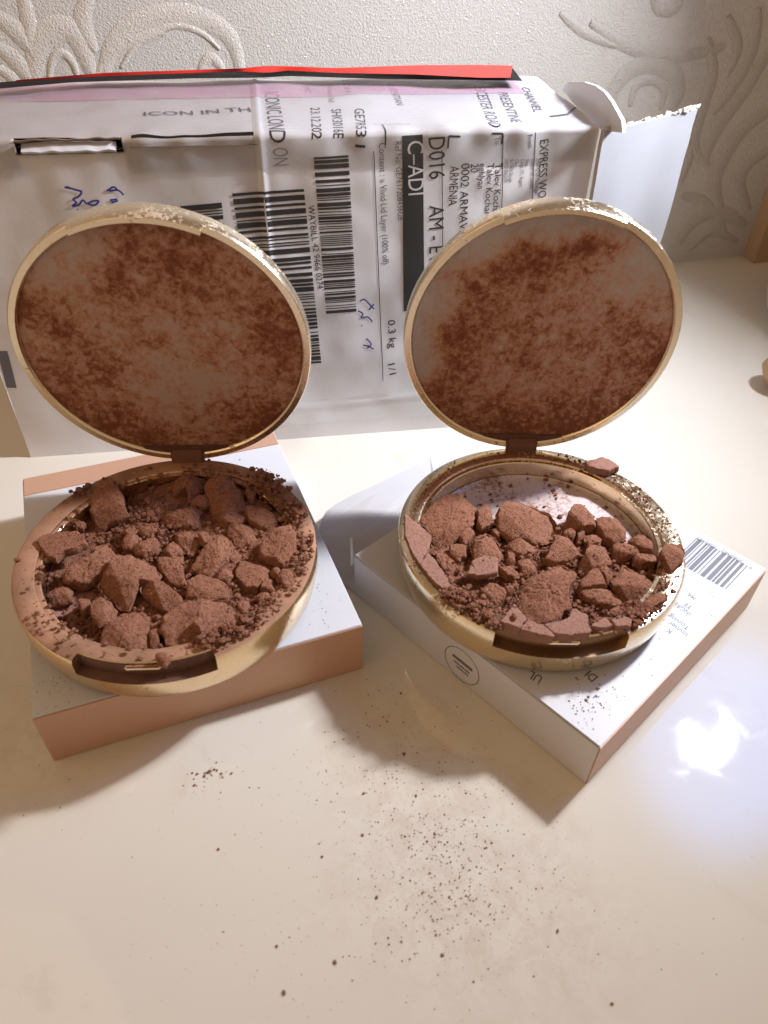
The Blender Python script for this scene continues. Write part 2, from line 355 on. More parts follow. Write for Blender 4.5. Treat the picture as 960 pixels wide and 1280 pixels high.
def grid_panel(us, vs, hole=lambda u, v: False, off=0.0):
    V = [fold(u, v, off) for u in us for v in vs]; F = []; n = len(vs)
    for i in range(len(us) - 1):
        for j in range(n - 1):
            if not hole((us[i] + us[i + 1]) / 2, (vs[j] + vs[j + 1]) / 2): F.append((i * n + j, (i + 1) * n + j, (i + 1) * n + j + 1, i * n + j + 1))
    return V, F
us = sorted(set(lin(0, PW, .1) + [su0, su1, gu0, gu1])); vs = sorted(set(lin(0, V1, .4) + [sv0]))
hole = lambda u, v: (su0 < u < su1 and sv0 < v < sv1) or (gu0 < u < gu1 and gv0 < v < gv1)
V, F = grid_panel(us, vs, hole); mesh('front_panel', V, F, M['board'], pkg, smooth=60)
vt = sorted(set([V1 + LARC * i / 8 for i in range(9)] + [sv1, gv0, gv1])) + lin(V2, VMAX, .3)[1:]
V, F = grid_panel(us, vt, hole); mesh('top_panel', V, F, M['board'], pkg, smooth=60)
mb = MB()
a = P0 + pv * .06; mb.quad(a, a + pv * (PD - .1), a + pv * (PD - .1) + pz * (PH - .12), a + pz * (PH - .35))
mb.build('end_panel', M['board'], pkg)
a = P0 + pu * PW + pv * .06; mb = MB(); mb.quad(a, a + pz * (PH - .35), a + pv * (PD - .1) + pz * (PH - .12), a + pv * (PD - .1)); mb.build('end_panel', M['board'], pkg)
a = P0 + pv * PD; mb = MB(); mb.quad(a, a + pu * PW, a + pu * PW + pz * (PH - .1), a + pz * (PH - .1)); mb.build('back_panel', M['board'], pkg)
# hand slot: brown inside, torn white tongue folded in it
mb = MB(); e = pv * .55; f = lambda u, v, d=0: P0 + pu * u + pz * v + pv * d
mb.quad(f(su0 - .1, sv0 - 1.3, 1.6), f(su1 + .1, sv0 - 1.3, 1.6), f(su1 + .1, PH - .1, 1.6), f(su0 - .1, PH - .1, 1.6))
mb.quad(f(su0, sv0, .05), f(su1, sv0, .05), f(su1, sv0 - .1, .6), f(su0, sv0 - .1, .6)); mb.quad(f(su0 - .02, sv0, .05), f(su0 - .02, V1, .05), f(su0, V1, .6), f(su0, sv0, .6)); mb.quad(f(su1 + .02, sv0, .05), f(su1 + .02, V1, .05), f(su1, V1, .6), f(su1, sv0, .6))
mb.build('hand_slot', M['kraft'], pkg)
random.seed(7); V = []; F = []; n = 26
for i in range(n + 1):
    u = su0 + .15 + (su1 - su0 - .35) * i / n; j = noise.noise(Vector((u * 3, 0, 0))) * .07
    top = sv0 + .26 + .08 * math.sin(i / n * 3) + j * .4
    for k, (vv, dd) in enumerate(((sv0 - .02 + j, .10), (sv0 + .1 + j, .02), (top - .1, .16), (top, .28), (sv0 + .05, .4))): V.append(f(u, vv, dd))
for i in range(n):
    for k in range(4): F.append((i * 5 + k, i * 5 + 5 + k, i * 5 + 6 + k, i * 5 + k + 1))
mesh('torn_tongue', V, F, M['white_card'], pkg, smooth=60)
for k in range(2):
    V = []; F = []
    for i in range(31):
        u = su0 + .02 + (su1 - su0 - .04) * i / 30; z = V1 + .10 - k * .24 + noise.noise(Vector((u * 2.2, k * 5, 1))) * .06 - (.1 * i / 30 if k else 0); V += [f(u, z, .12 + .2 * k), f(u, z + .06, .1 + .2 * k), f(u, z + .05, .22 + .2 * k)]
    for i in range(30):
        for j in range(2): F.append((i * 3 + j, i * 3 + 3 + j, i * 3 + 4 + j, i * 3 + j + 1))
    mesh('board_layer', V, F, M['layer'], pkg, smooth=60)
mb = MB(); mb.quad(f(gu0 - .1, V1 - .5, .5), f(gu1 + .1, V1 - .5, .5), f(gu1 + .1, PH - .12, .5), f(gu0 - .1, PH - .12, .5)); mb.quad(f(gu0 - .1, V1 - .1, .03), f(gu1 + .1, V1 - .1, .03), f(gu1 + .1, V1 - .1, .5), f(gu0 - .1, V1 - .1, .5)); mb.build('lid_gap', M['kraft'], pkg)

# opened end flap on the right, with a torn corrugated top edge
Hc = P0 + pu * PW; fe = at(868, 135, PH); fdir = Vector((fe.x - Hc.x, fe.y - Hc.y, 0)); fl = fdir.length; fdir.normalize(); fnrm = Vector((fdir.y, -fdir.x, 0))
V = []; F = []; nu, nv = 18, 22
for side in (0, 1):
    for i in range(nu + 1):
        for j in range(nv + 1):
            s = i / nu; zt = (PH - .18 + .18 * s) + noise.noise(Vector((s * 9, 2, side))) * .06
            z = zt * j / nv; x = .12 + (fl * (1 - .0 * s) - .12) * s * (.955 + .045 * j / nv)
            w = noise.noise(Vector((x * .5, z * .4, 5))) * .10 + .05 * math.exp(-((z - PH + 1.0) / .12) ** 2)
            V.append(Hc + fdir * x + pz * z + fnrm * (w + (.16 if side == 0 else 0)))
n1 = (nu + 1) * (nv + 1); fm = []
for side in (0, 1):
    for i in range(nu):
        for j in range(nv):
            a = side * n1 + i * (nv + 1) + j; q = (a, a + nv + 1, a + nv + 2, a + 1); F.append(q if side == 0 else q[::-1]); fm.append(0)
for i in range(nu):
    a = i * (nv + 1) + nv; F.append((a, a + nv + 1, a + nv + 1 + n1, a + n1)); fm.append(1)
for j in range(nv):
    a = nu * (nv + 1) + j; F.append((a, a + n1, a + 1 + n1, a + 1)); fm.append(1)
    F.append((j, j + 1, j + 1 + n1, j + n1)); fm.append(1)
mesh('end_flap', V, F, [M['flap'], M['torn']], pkg, smooth=50, fm=fm)
random.seed(3)
mb = MB()
for i in range(46):                       # ragged paper fibres along the torn edge
    s = random.choice([rnd(0, 1), rnd(.78, 1), rnd(.84, 1), rnd(.0, .12)]); c = Hc + fdir * (.12 + (fl - .12) * s) + pz * (PH - .16 + .18 * s) + fnrm * rnd(0, .14)
    w, h = rnd(.05, .28), rnd(.02, .12); mb.box(c, fdir * w + pz * rnd(-.05, .05), fnrm * .05, pz * h + fdir * rnd(-.05, .05))
mb.build('torn_edge', M['torn'], pkg)
# rounded tab sticking up behind the top right edge
tp = P0 + pu * (PW + .35); tn = pu
poly = [onplane(x, y, tp, tn) for x, y in ((703, 113), (706, 106), (712, 102), (730, 102.5), (744, 107), (755, 115), (764, 127), (770, 138), (777, 151), (778, 166), (752, 163), (722, 135))]
mb = MB(); k = len(poly); mb.add(poly + [q + pu * .12 for q in poly], [tuple(range(k)), tuple(range(2 * k - 1, k - 1, -1))] + [(i, (i + 1) % k, k + (i + 1) % k, k + i) for i in range(k)]); mb.build('rounded_tab', M['white_card'], pkg)
# red and black courier film along the back edge of the top
def film(name, pts_lo, pts_hi, mat, off, n=60):
    V = []; F = []
    for i in range(n + 1):
        t = i / n
        def lerp(P):
            x = P[0][0] + (P[-1][0] - P[0][0]) * t
            for a, b in zip(P, P[1:]):
                if a[0] <= x <= b[0]: return x, a[1] + (b[1] - a[1]) * (x - a[0]) / (b[0] - a[0])
            return P[-1]
        for P, h in ((pts_lo, off), ((pts_hi), off + .1)):
            x, y = lerp(P); V.append(at(x, y, PH + h + noise.noise(Vector((x * .02, y * .1, off * 9))) * .03))
    for i in range(n): F.append((2 * i, 2 * i + 2, 2 * i + 3, 2 * i + 1))
    return mesh(name, V, F, mat, pkg, smooth=180)
film('black_film', [(-14, 112), (90, 103), (240, 98), (330, 97), (360, 95), (480, 99), (600, 100), (653, 101)], [(-14, 104), (90, 95), (240, 89), (330, 86), (352, 88), (480, 85), (600, 84), (640, 84)], M['blackfilm'], .22)
film('red_film', [(20, 102), (130, 95), (300, 89), (335, 91), (360, 88), (420, 91), (520, 93), (600, 97), (638, 97)], [(20, 100), (130, 91), (300, 85.5), (335, 82), (360, 83), (420, 85), (520, 81.5), (600, 81), (641, 82)], M['red'], .36)
us_ = lin(0, PW - .2, .3); 
u0, v0 = uv_top(60, 128); V, F = grid_panel(lin(uv_top(-20, 120)[0], uv_top(640, 98)[0], .12), lin(VMAX - 2.6, VMAX - .25, .15), off=.04); mesh('pink_film', V, F, M['pink'], pkg, smooth=180)

# shipping label wrapped over the fold, then the print on it
lab_u0 = uv_front(316, 155)[0]; lab_u1 = uv_front(697, 175)[0]
V, F = grid_panel(lin(lab_u0, lab_u1, .08), lin(uv_front(470, 537)[1] + .5, V1, .14)[:-1] + [V1 + LARC * i / 8 for i in range(9)] + lin(V2, VMAX - .6, .14)[1:], off=.008)
label = mesh('shipping_label', V, F, M['label_white'], pkg, smooth=180)
V, F = grid_panel(sorted(set(lin(.1, PW - .1, .1) + [su0, su1])), [V1 - .9, V1 - .5, V1 - .2] + [V1 + LARC * i / 8 for i in range(9)] + lin(V2, VMAX - .5, .3)[1:], lambda u, v: su0 < u < su1 and v < sv1, off=.034)
mesh('clear_tape', V, F, M['tape'], pkg, smooth=180)
PRINT = .016
def bisect_bm(bm, axis, vals):
    for c in vals:
        nrm = [0, 0, 0]; nrm[axis] = 1; co = [0, 0, 0]; co[axis] = c
        bmesh.ops.bisect_plane(bm, geom=bm.verts[:] + bm.edges[:] + bm.faces[:], plane_co=co, plane_no=nrm, dist=1e-6)
def text_bm(body):
    cu = bpy.data.curves.new('t', 'FONT'); cu.body = body; cu.size = 1; cu.resolution_u = 3
    o = bpy.data.objects.new('t', cu); me = bpy.data.meshes.new_from_object(o)
    bm = bmesh.new(); bm.from_mesh(me); bpy.data.objects.remove(o); bpy.data.curves.remove(cu); bpy.data.meshes.remove(me)
    xs = [v.co.x for v in bm.verts]; ys = [v.co.y for v in bm.verts]; return bm, min(xs), max(xs), min(ys), max(ys)
def text_on(name, body, mapf, a, b, height, mat, parent, flip=1, bold=0, cuts=True):
    """text whose baseline runs a -> b in the map's 2D space, letters rising to the left of it; height in cm"""
    bm, x0, x1, y0, y1 = text_bm(body)
    a = Vector(a); b = Vector(b); d = b - a; L = d.length; d.normalize(); up = Vector((-d.y, d.x)) * flip
    cap = .73 if any(c.isupper() or c.isdigit() for c in body) else .75
    for v in bm.verts:
        q = a + d * ((v.co.x - x0) / (x1 - x0) * L) + up * (v.co.y / cap * height); v.co = (q.x, q.y, 0)
    if cuts:
        us2 = [v.co.x for v in bm.verts]; vs2 = [v.co.y for v in bm.verts]
        bisect_bm(bm, 1, [c for c in [V1 + LARC * i / 6 for i in range(7)] if min(vs2) < c < max(vs2)] + [k * .16 for k in range(int(min(vs2) / .16) + 1, int(max(vs2) / .16) + 1)]); bisect_bm(bm, 0, [k * .12 for k in range(int(min(us2) / .12) + 1, int(max(us2) / .12) + 1)])
        bmesh.ops.triangulate(bm, faces=bm.faces[:])
    V = [mapf(v.co.x, v.co.y) for v in bm.verts]; bm.verts.index_update(); F = [tuple(v.index for v in f.verts) for f in bm.faces]; bm.free()
    return mesh(name, V, F, mat, parent, smooth=180)
pm = lambda u, v: fold(u, v, PRINT); pm2 = lambda u, v: fold(u, v, PRINT + .008)
def ptext(body, p, q, h, mat='ink', mf=None, flip=1): return text_on('print', body, mf or pm, uvp(*p), uvp(*q), h * .84, M[mat], label, flip)
def strip(mbx, p, q, w, mf=pm, raw=False):
    """line of width w (cm) between two pixels"""
    a, b = (Vector(p), Vector(q)) if raw else (Vector(uvp(*p)), Vector(uvp(*q))); d = (b - a); n = max(1, int(d.length / .1)); s = Vector((-d.y, d.x)).normalized() * w / 2
    for i in range(n):
        c0, c1 = a + d * (i / n), a + d * ((i + 1) / n); mbx.quad(mf(*(c0 - s)), mf(*(c1 - s)), mf(*(c1 + s)), mf(*(c0 + s)))
CMU = .0415                                 # about one pixel in cm at the label
ptext('ICONIC LOND', (330, 112), (338, 180), .64); ptext('ON', (341, 186), (343, 208), .6, 'ink_faint')
ptext('23.12.202', (388, 130), (390, 175), .40); ptext('Account Ref.', (409, 103), (411, 126), .26, 'ink_faint'); ptext('SHK3016E', (414, 133), (417, 174), .42)
ptext('GE7R531', (443, 133), (446, 167), .42); ptext('MC', (379, 105), (381, 112), .3, 'ink_faint'); ptext('2 DH', (428, 96), (431, 113), .3, 'ink_faint')
ptext('QUEENTIAN', (484, 103), (496, 128), .32, 'ink_grey'); ptext('LEICESTER ROAD', (592, 104), (612, 157), .52); ptext('PRESENTINE', (622, 112), (640, 150), .46); ptext('CHANNEL', (652, 106), (668, 136), .38)
ptext('WAYBILL 42 9466 0274', (385, 258), (397, 362), .27); ptext('Content : » Vivid Lid Layer (100% off)', (474, 180), (479, 332), .28, 'ink_grey')
ptext('Ref No: GE7617208436GB', (494, 178), (498, 277), .25, 'ink_grey'); ptext('0.3 kg', (485, 402), (487, 436), .36); ptext('1/1', (485, 456), (487, 470), .36)
ptext('EXPRESS WORLDWIDE', (684, 161), (672, 300), .36)
ptext('D016', (536, 173), (537, 225), .68); ptext('AM - EVN', (537, 258), (537, 345), .66)
ptext('To:', (619, 172), (620, 183), .22, 'ink_grey'); ptext('From:', (660, 170), (661, 187), .22, 'ink_grey')
ptext('0002 ARMAVIR', (577, 205), (574, 300), .36); ptext('ARMENIA', (563, 208), (561, 258), .38)
ptext('Talev Kocharyan', (620, 205), (615, 290), .30); ptext('Talev Kochar', (610, 205), (606, 270), .30); ptext('eghlyan', (600, 205), (597, 237), .30); ptext('20', (589, 205), (588, 216), .34)
for i, (w, ln) in enumerate((('2501-Q-26 McDougal', 70), ('London UK Limited', 60), ('Nesta', 14), ('Cargo 1T1, Regent', 56), ('Clara', 14), ('SL10EN Slough', 46), ('UNITED KINGDOM', 46))):
    x = 672 - i * 6.7; ptext(w, (x, 200), (x - 2.2, 200 + ln * .62), .17, 'ink_grey')
mb = MB(); q = [uvp(503, 170), uvp(529, 168), uvp(531, 390), uvp(505, 390)]
n = 60
for i in range(n):
    t0, t1 = i / n, (i + 1) / n; L_ = lambda t: (Vector(q[0]).lerp(Vector(q[3]), t), Vector(q[1]).lerp(Vector(q[2]), t)); a0, b0 = L_(t0); a1, b1 = L_(t1)
    
    for k in range(12): mb.quad(pm(*a1.lerp(b1, k / 12)), pm(*a1.lerp(b1, (k + 1) / 12)), pm(*a0.lerp(b0, (k + 1) / 12)), pm(*a0.lerp(b0, k / 12)))
mb.build('black_block', M['ink'], label)
text_on('print', 'C–ADI', pm2, uvp(510, 178), uvp(511, 245), .56, M['label_white'], label)
mb = MB()
strip(mb, (471, 168), (479, 478), .028); strip(mb, (478, 150), (482, 182), .045); strip(mb, (466, 150), (514, 150), .02)
strip(mb, (559, 166), (554, 330), .028); strip(mb, (633, 160), (627, 300), .028); strip(mb, (673, 158), (664, 290), .025)
strip(mb, (561, 170), (576, 171), .06); strip(mb, (561, 170), (560, 186), .06); strip(mb, (615, 167), (629, 167), .06); strip(mb, (629, 167), (628, 181), .06)
strip(mb, (688, 142), (710, 140), .16); strip(mb, (710, 140), (720, 132), .10)
mb.build('label_rule', M['ink'], label)
def barcode(tl, tr, br, seed, mapf, u, thick, parent, along_bars=True, fill=.5, mat='ink', gap=None):
    """bars parallel to tl->tr, stacked from tl to tl+(br-tr)"""
    random.seed(seed); A, B, C_ = Vector(u(*tl)), Vector(u(*tr)), Vector(u(*br)); e = C_ - B; mbx = MB(); L = e.length; pos = 0
    while pos < L:
        w = random.choice([1, 1, 1, 2, 2, 3, 4]) * thick; w = min(w, L - pos)
        n = 20; a = A + e * (pos / L); b = B + e * (pos / L); a2 = A + e * ((pos + w) / L); b2 = B + e * ((pos + w) / L)
        for i in range(n):
            mbx.quad(mapf(*a2.lerp(b2, i / n)), mapf(*a2.lerp(b2, (i + 1) / n)), mapf(*a.lerp(b, (i + 1) / n)), mapf(*a.lerp(b, i / n)))
        pos += w + random.choice([1, 1, 1, 2, 2, 3]) * thick
    return mbx.build('barcode', M[mat], parent)
barcode((392, 197), (436, 195), (446, 391), 5, pm, uvp, .034, label)
barcode((290, 243), (380, 237), (402, 456), 11, pm, uvp, .045, label)
barcode((225, 259), (277, 254), (300, 460), 2, pm, uvp, .045, label)
# blue pen notes on the cardboard and label
def pen(strokes, w=.055):
    mbx = MB()
    for st in strokes:
        P = [Vector((*uvp(*p), 0)) for p in st]; V, F = ribbon(P, w, Vector((0, 0, 1)), 0, False, 6, 1)
        mbx.add([fold(v.x, v.y, .024) for v in V], F)
    mbx.build('pen_note', M['ink_blue'], pkg)
pen([[(80, 235), (90, 237), (101, 241), (97, 247), (91, 250), (95, 254), (90, 258), (98, 257), (103, 251), (108, 255), (116, 252), (123, 252), (118, 257), (110, 256)], [(82, 234), (93, 238), (102, 240)], [(96, 262), (97, 263)],
     [(133, 240), (141, 235), (145, 238), (136, 240), (147, 239), (154, 245)], [(137, 251), (146, 250)], [(139, 254), (147, 252)]])
pen([[(450, 378), (456, 376), (462, 382), (468, 388)], [(468, 382), (462, 389)], [(448, 390), (454, 394), (452, 399), (460, 398), (466, 404)], [(452, 408), (453, 409)], [(454, 432), (462, 434), (467, 437)], [(458, 424), (464, 431), (459, 436)]], .05)
text_on('print', 'ICON IN TH', pm2, uvp(180, 143), uvp(314, 136), .55, M['ink'], pkg)
mb = MB(); strip(mb, (2, 440), (14, 486), .35); mb.build('grey_mark', M['ink_grey'], pkg)

# ------------------------------------------------------------------ the two product cartons
def carton_frame(cx, cy, rot, w, d, h):
    ux = Vector((math.cos(rot), math.sin(rot), 0)); uy = Vector((-math.sin(rot), math.cos(rot), 0)); c = Vector((cx, cy, 0))
    return lambda a, b, z: c + ux * (a * w / 2) + uy * (b * d / 2) + Vector((0, 0, z)), ux, uy, c
LH, RH = 2.0452, 1.8086
q, ux, uy, c = carton_frame(-6.5287, 16.7788, .3833, 8.8862, 10.1386, LH); T = .05
lc = thing('product_carton', 'flat peach sided carton with white top under the left compact', 'carton', c)
W2, D2 = 8.8862 / 2, 10.1386 / 2
def slab(name, o, x, y, z, mat, parent, bev=.018):
    mbx = MB(); mbx.box(o, x, y, z); ob = mbx.build(name, mat, parent)
    if bev: bevel_obj(ob, bev)
    return ob
Z = lambda z: Vector((0, 0, z))
bw = 1.0
slab('top_panel', q(-1, -1, LH - T) + ux * .03 + uy * .03, ux * (2 * W2 - .06), uy * (2 * D2 - bw - .03), Z(T), M['white_card'], lc)
slab('peach_band', q(-1, 1, LH - T) + ux * .03 - uy * bw, ux * (2 * W2 - .06), uy * (bw - .02), Z(T), M['peach_card'], lc)
slab('front_panel', q(-1, -1, .01), ux * (2 * W2), uy * T, Z(LH - .05), M['peach_card'], lc)
slab('back_panel', q(-1, 1, .01) - uy * T, ux * (2 * W2), uy * T, Z(LH - .06), M['peach_card'], lc)
slab('side_panel', q(-1, -1, .01) + uy * (T + .003), ux * T, uy * (2 * D2 - 2 * T - .006), Z(LH - .06), M['white_card'], lc)
slab('side_panel', q(1, -1, .01) - ux * T + uy * (T + .003), ux * T, uy * (2 * D2 - 2 * T - .006), Z(LH - .06), M['white_card'], lc)
q, ux, uy, c = carton_frame(5.6378, 16.722, -.7907, 9.298, 9.25, RH); W2, D2 = 9.298 / 2, 9.25 / 2
rc = thing('product_carton', 'white carton with barcode and open end flap under the right compact', 'carton', c)
slab('top_panel', q(-1, -1, RH - T) + uy * .03, ux * (2 * W2 - .03), uy * (2 * D2 - .06), Z(T), M['white_card'], rc)
fp = slab('front_panel', q(-1, -1, .01), ux * (2 * W2 - .02), uy * T, Z(RH - .07), M['white_card'], rc)
slab('end_panel', q(1, -1, .01) - ux * T + uy * .01, ux * T, uy * (2 * D2 - .02), Z(RH - .055), M['peach_card'], rc)
slab('back_panel', q(-1, 1, .01) - uy * T, ux * (2 * W2 - .06), uy * T, Z(RH - .07), M['white_card'], rc)
slab('bottom_panel', q(-1, -1, .005) + uy * .06, ux * (2 * W2 - .07), uy * (2 * D2 - .12), Z(T), M['inner_card'], rc)
def sheet(name, pts, th, mat, parent):
    k = len(pts); mbx = MB(); lo = [p - Z(th) for p in pts]
    mbx.add(pts + lo, [tuple(range(k)), tuple(range(2 * k - 1, k - 1, -1))] + [((i + 1) % k, i, k + i, k + (i + 1) % k) for i in range(k)]); return mbx.build(name, mat, parent)
hp0, hp1 = q(-1, -1, .07), q(-1, 1, .07)
# tuck flap lying open, in two planes with a crease between
cr0, cr1 = at(414, 694, .28), at(540, 617, .34)
sheet('open_flap', [hp0, hp1, Vector((cr1.x, cr1.y, .34)) + (cr1 - cr0).normalized() * 2.0, cr1, cr0, at(428, 727, .1)], .045, M['inner_card'], rc)
fl_ = [cr0, cr1 + (cr1 - cr0).normalized() * .1, at(541, 585, .62), at(537, 571, .72), at(522, 580, .72), at(480, 601, .70), at(440, 619, .66), at(420, 630, .62), at(408, 639, .56), at(402, 649, .50), at(398, 668, .40)]
sheet('tuck_tongue', fl_, .045, M['inner_card'], rc)
sheet('dust_flap', [at(536, 590, .5), at(538, 570, .74), at(544, 561, .8), at(566, 546, .8), at(640, 540, .7), at(640, 600, .5)], .045, M['white_card'], rc)
a = at(448, 699, RH - .1); b = at(445, 664, RH + .0)
mb = MB(); p1 = q(-1, -1, RH - .35) - ux * .02; p2 = p1 - ux * .12 - uy * .02; th = uy * .035
mb.add([p1, p1 + Z(.3), p1 + Z(1.0) - ux * .1, p2 + Z(1.02), p2 + Z(.3), p2 - Z(.3)], [(0, 1, 2, 3, 4, 5)]); mb.add([v + th for v in mb.V[:6]], [(5, 4, 3, 2, 1, 0)]); mb.build('standing_flap', M['white_card'], rc)
# print on the right carton
rp0 = q(-1, -1, RH + .004)
def cuv(px, py): p = at(px, py, RH + .004) - rp0; return p.dot(ux), p.dot(uy)
cm = lambda a_, b_: rp0 + ux * a_ + uy * b_
barcode((935, 707), (907, 737), (840, 699), 21, cm, cuv, .034, rc, mat='ink_grey')
def ctext(body, p, r, h, mat='ink_grey'): text_on('print', body, cm, cuv(*p), cuv(*r), h, M[mat], rc, 1, 0, False)
ctext('5060483', (929, 701), (904, 687), .17); ctext('5060483', (896, 683), (873, 671), .17); ctext('6', (941, 710), (938, 708), .17)
ctext('MA:', (871, 747), (861, 740), .17); ctext('TE', (866, 759), (857, 753), .17); ctext('INGRE', (865, 766), (845, 752), .19); ctext('Toning', (863, 784), (838, 767), .2); ctext('Immer', (861, 792), (838, 776), .2); ctext('K', (841, 789), (836, 785), .2)
ctext('UL', (679, 846), (664, 838), .30, 'ink'); ctext('DI', (748, 846), (738, 838), .30, 'ink')
mb = MB(); sp = q(-1, -1, 0) - uy * .004; su = lambda px, py: onplane(px, py, sp, -uy)
ctr = su(577, 832); rr = .68
for k in range(56):
    a0, a1 = k / 28 * math.pi, (k + 1) / 28 * math.pi; g = lambda r, a_: ctr + ux * (r * math.cos(a_)) + Z(r * math.sin(a_)); mb.quad(g(rr, a0), g(rr, a1), g(rr - .03, a1), g(rr - .03, a0))
mb.box(ctr - ux * .38 + Z(.10), ux * .78, -uy * .002, Z(.12))
for k in range(9):
    mb.box(ctr + ux * (-.32 + .072 * k) - Z(.10), ux * .05, -uy * .002, Z(.09 if k % 3 else .07)); 
    if 1 < k: mb.box(ctr + ux * (-.34 + .072 * k) - Z(.25), ux * .05, -uy * .002, Z(.09 if k % 2 else .07))
mb.build('round_logo', M['ink_grey'], rc)

# ------------------------------------------------------------------ compacts
NT_A = math.radians(24.6)
def make_compact(lbl, cx, cy, z0, R, yaw, opn, gold, lidgold, panm, notchm, mirrm_args):
    c = Vector((cx, cy, z0)); fr = Vector((math.sin(yaw), -math.cos(yaw), 0)); rt = Vector((math.cos(yaw), math.sin(yaw), 0))
    root = thing('powder_compact', lbl, 'powder compact', c)
    k = R / 4.25
    prof = [(3.6, .0), (3.92, .015), (4.06, .09), (4.17, .38), (4.25, .86), (4.25, 1.28), (4.215, 1.385), (4.13, 1.428), (3.66, 1.425), (3.615, 1.40), (3.60, 1.36), (3.50, 1.35), (3.47, 1.32), (3.44, .78), (3.40, .74)]
    notch = {4: (4.25, .90), 5: (3.97, .93), 6: (3.97, 1.385), 7: (3.94, 1.428)}
    angs = sorted(set([2 * math.pi * i / 160 - math.pi for i in range(160)])); cols = []
    for a in angs:
        if abs(a) > NT_A: cols.append((a, 0))
        else: cols.append((a, 1))
    ins = []
    for s in (-1, 1):
        ins += [(s * NT_A, 1), (s * (NT_A + .006), 0)]
    cols = sorted(cols + ins, key=lambda x: x[0]); n = len(prof); V = []; F = []; fm = []
    for a, nk in cols:
        d = fr * math.cos(a) + rt * math.sin(a)
        for i, (r, z) in enumerate(prof):
            if nk and i in notch: r, z = notch[i]
            V.append(c + d * (r * k) + Z(z))
    m = len(cols)
    for i in range(m):
        for j in range(n - 1):
            F.append((i * n + j, ((i + 1) % m) * n + j, ((i + 1) % m) * n + j + 1, i * n + j + 1))
            nk = cols[i][1] and cols[(i + 1) % m][1]; fm.append(1 if (nk and j in (4, 5)) else 0)
    F.append(tuple(i * n for i in range(m))[::-1]); fm.append(0)
    mesh('case', V, F, [gold, notchm], root, smooth=38, fm=fm)
    V = [c + Z(.76)]; F = []; rs = [.6, 1.6, 2.6, 3.2, 3.35, 3.43]
    for r in rs:
        for i in range(72): a = i * math.pi / 36; V.append(c + (fr * math.cos(a) + rt * math.sin(a)) * (r * k) + Z(.76 if r < 3.3 else (.78 if r < 3.4 else .86)))
    for i in range(72): F.append((0, 1 + i, 1 + (i + 1) % 72))
    for j in range(len(rs) - 1):
        for i in range(72): F.append((1 + j * 72 + i, 1 + (j + 1) * 72 + i, 1 + (j + 1) * 72 + (i + 1) % 72, 1 + j * 72 + (i + 1) % 72))
    mesh('pan', V, F, panm, root, smooth=60)
    mb = MB(); o = c + fr * (3.96 * k) - rt * .45 + Z(1.24); mb.box(o, rt * .9, fr * .12, Z(.13)); ob = mb.build('catch', gold, root); bevel_obj(ob, .04)
    # lid
    h = c + Z(1.428) - fr * (R - .1); b = fr * math.cos(opn) + Z(math.sin(opn)); nn = fr * math.sin(opn) - Z(math.cos(opn)); lcen = h + b * 4.19
    prof = [(0, -.66), (3.7, -.66), (4.06, -.62), (4.18, -.50), (4.19, -.25), (4.19, -.05), (4.155, .0), (3.985, .0), (3.95, -.03), (3.93, -.06), (3.91, -.14), (3.89, -.15)]
    tab = {5: (4.185, .2), 6: (4.15, .27), 7: (4.02, .27), 8: (3.975, .23), 9: (3.955, -.03)}
    cols = sorted([(2 * math.pi * i / 160 - math.pi, 1 if abs(2 * math.pi * i / 160 - math.pi) < NT_A - .02 else 0) for i in range(160)] + [(s * (NT_A - .02), 1) for s in (-1, 1)] + [(s * (NT_A - .014), 0) for s in (-1, 1)], key=lambda x: x[0])
    V = []; F = []; n = len(prof); m = len(cols)
    for a, nk in cols:
        d = b * math.cos(a) + rt * math.sin(a)
        for i, (r, z) in enumerate(prof):
            if nk and i in tab: r, z = tab[i]
            V.append(lcen + d * r + nn * z)
    for i in range(m):
        for j in range(n - 1): F.append((i * n + j, i * n + j + 1, ((i + 1) % m) * n + j + 1, ((i + 1) % m) * n + j))
    lid = mesh('lid', V, F, lidgold, root, smooth=38)
    V = []; F = []                        # mirror disc
    for i in range(121):
        a = 2 * math.pi * i / 120; V.append(lcen + nn * -.10 + (b * math.cos(a) + rt * math.sin(a)) * 3.915)
    F = [tuple(range(119, -1, -1))]
    loc = lambda x, y: (lcen + rt * x + b * y - c)
    mm = m_mirror('powdered_mirror', loc(0, 0), mirrm_args[0], [(loc(x, y), r, s) for x, y, r, s in mirrm_args[1]], mirrm_args[2])
    mesh('mirror', V, F, mm, lid)
    mb = MB(); mb.box(lcen + nn * -.115 - b * 3.97 - rt * 1.35, rt * 2.7, b * .36, nn * .07); ob = mb.build('hinge_bar', M['notch_dusty'], lid); bevel_obj(ob, .03)
    mb = MB(); mb.box(h - rt * .52 - Z(.10) - fr * .10, rt * 1.04, fr * .26, Z(.50)); ob = mb.build('hinge_block', notchm if False else M['hinge'], root); bevel_obj(ob, .06)
    return root, c, fr, rt
M['hinge'] = m_plain('dusty_hinge', (.19, .088, .056), .8, 0, .2, 4, .3, 30)
LC = make_compact('gold powder compact open on the left carton, rim dusted brown, full of broken powder', -6.1523, 15.1476, LH + .012, 4.25, .0702, 1.4787, M['gold_dusty'], M['gold_lid'], M['pan_l'], M['notch_dusty'],
                  (1.3, [(-2.9, 2.9, 1.6, .14), (-1.4, 3.7, 1.2, .18), (3.6, 2.0, .9, .08), (-3.7, .4, 1.0, .08), (.3, -1.2, 3.2, .07), (2.4, 2.9, 1.2, .08)], .0))
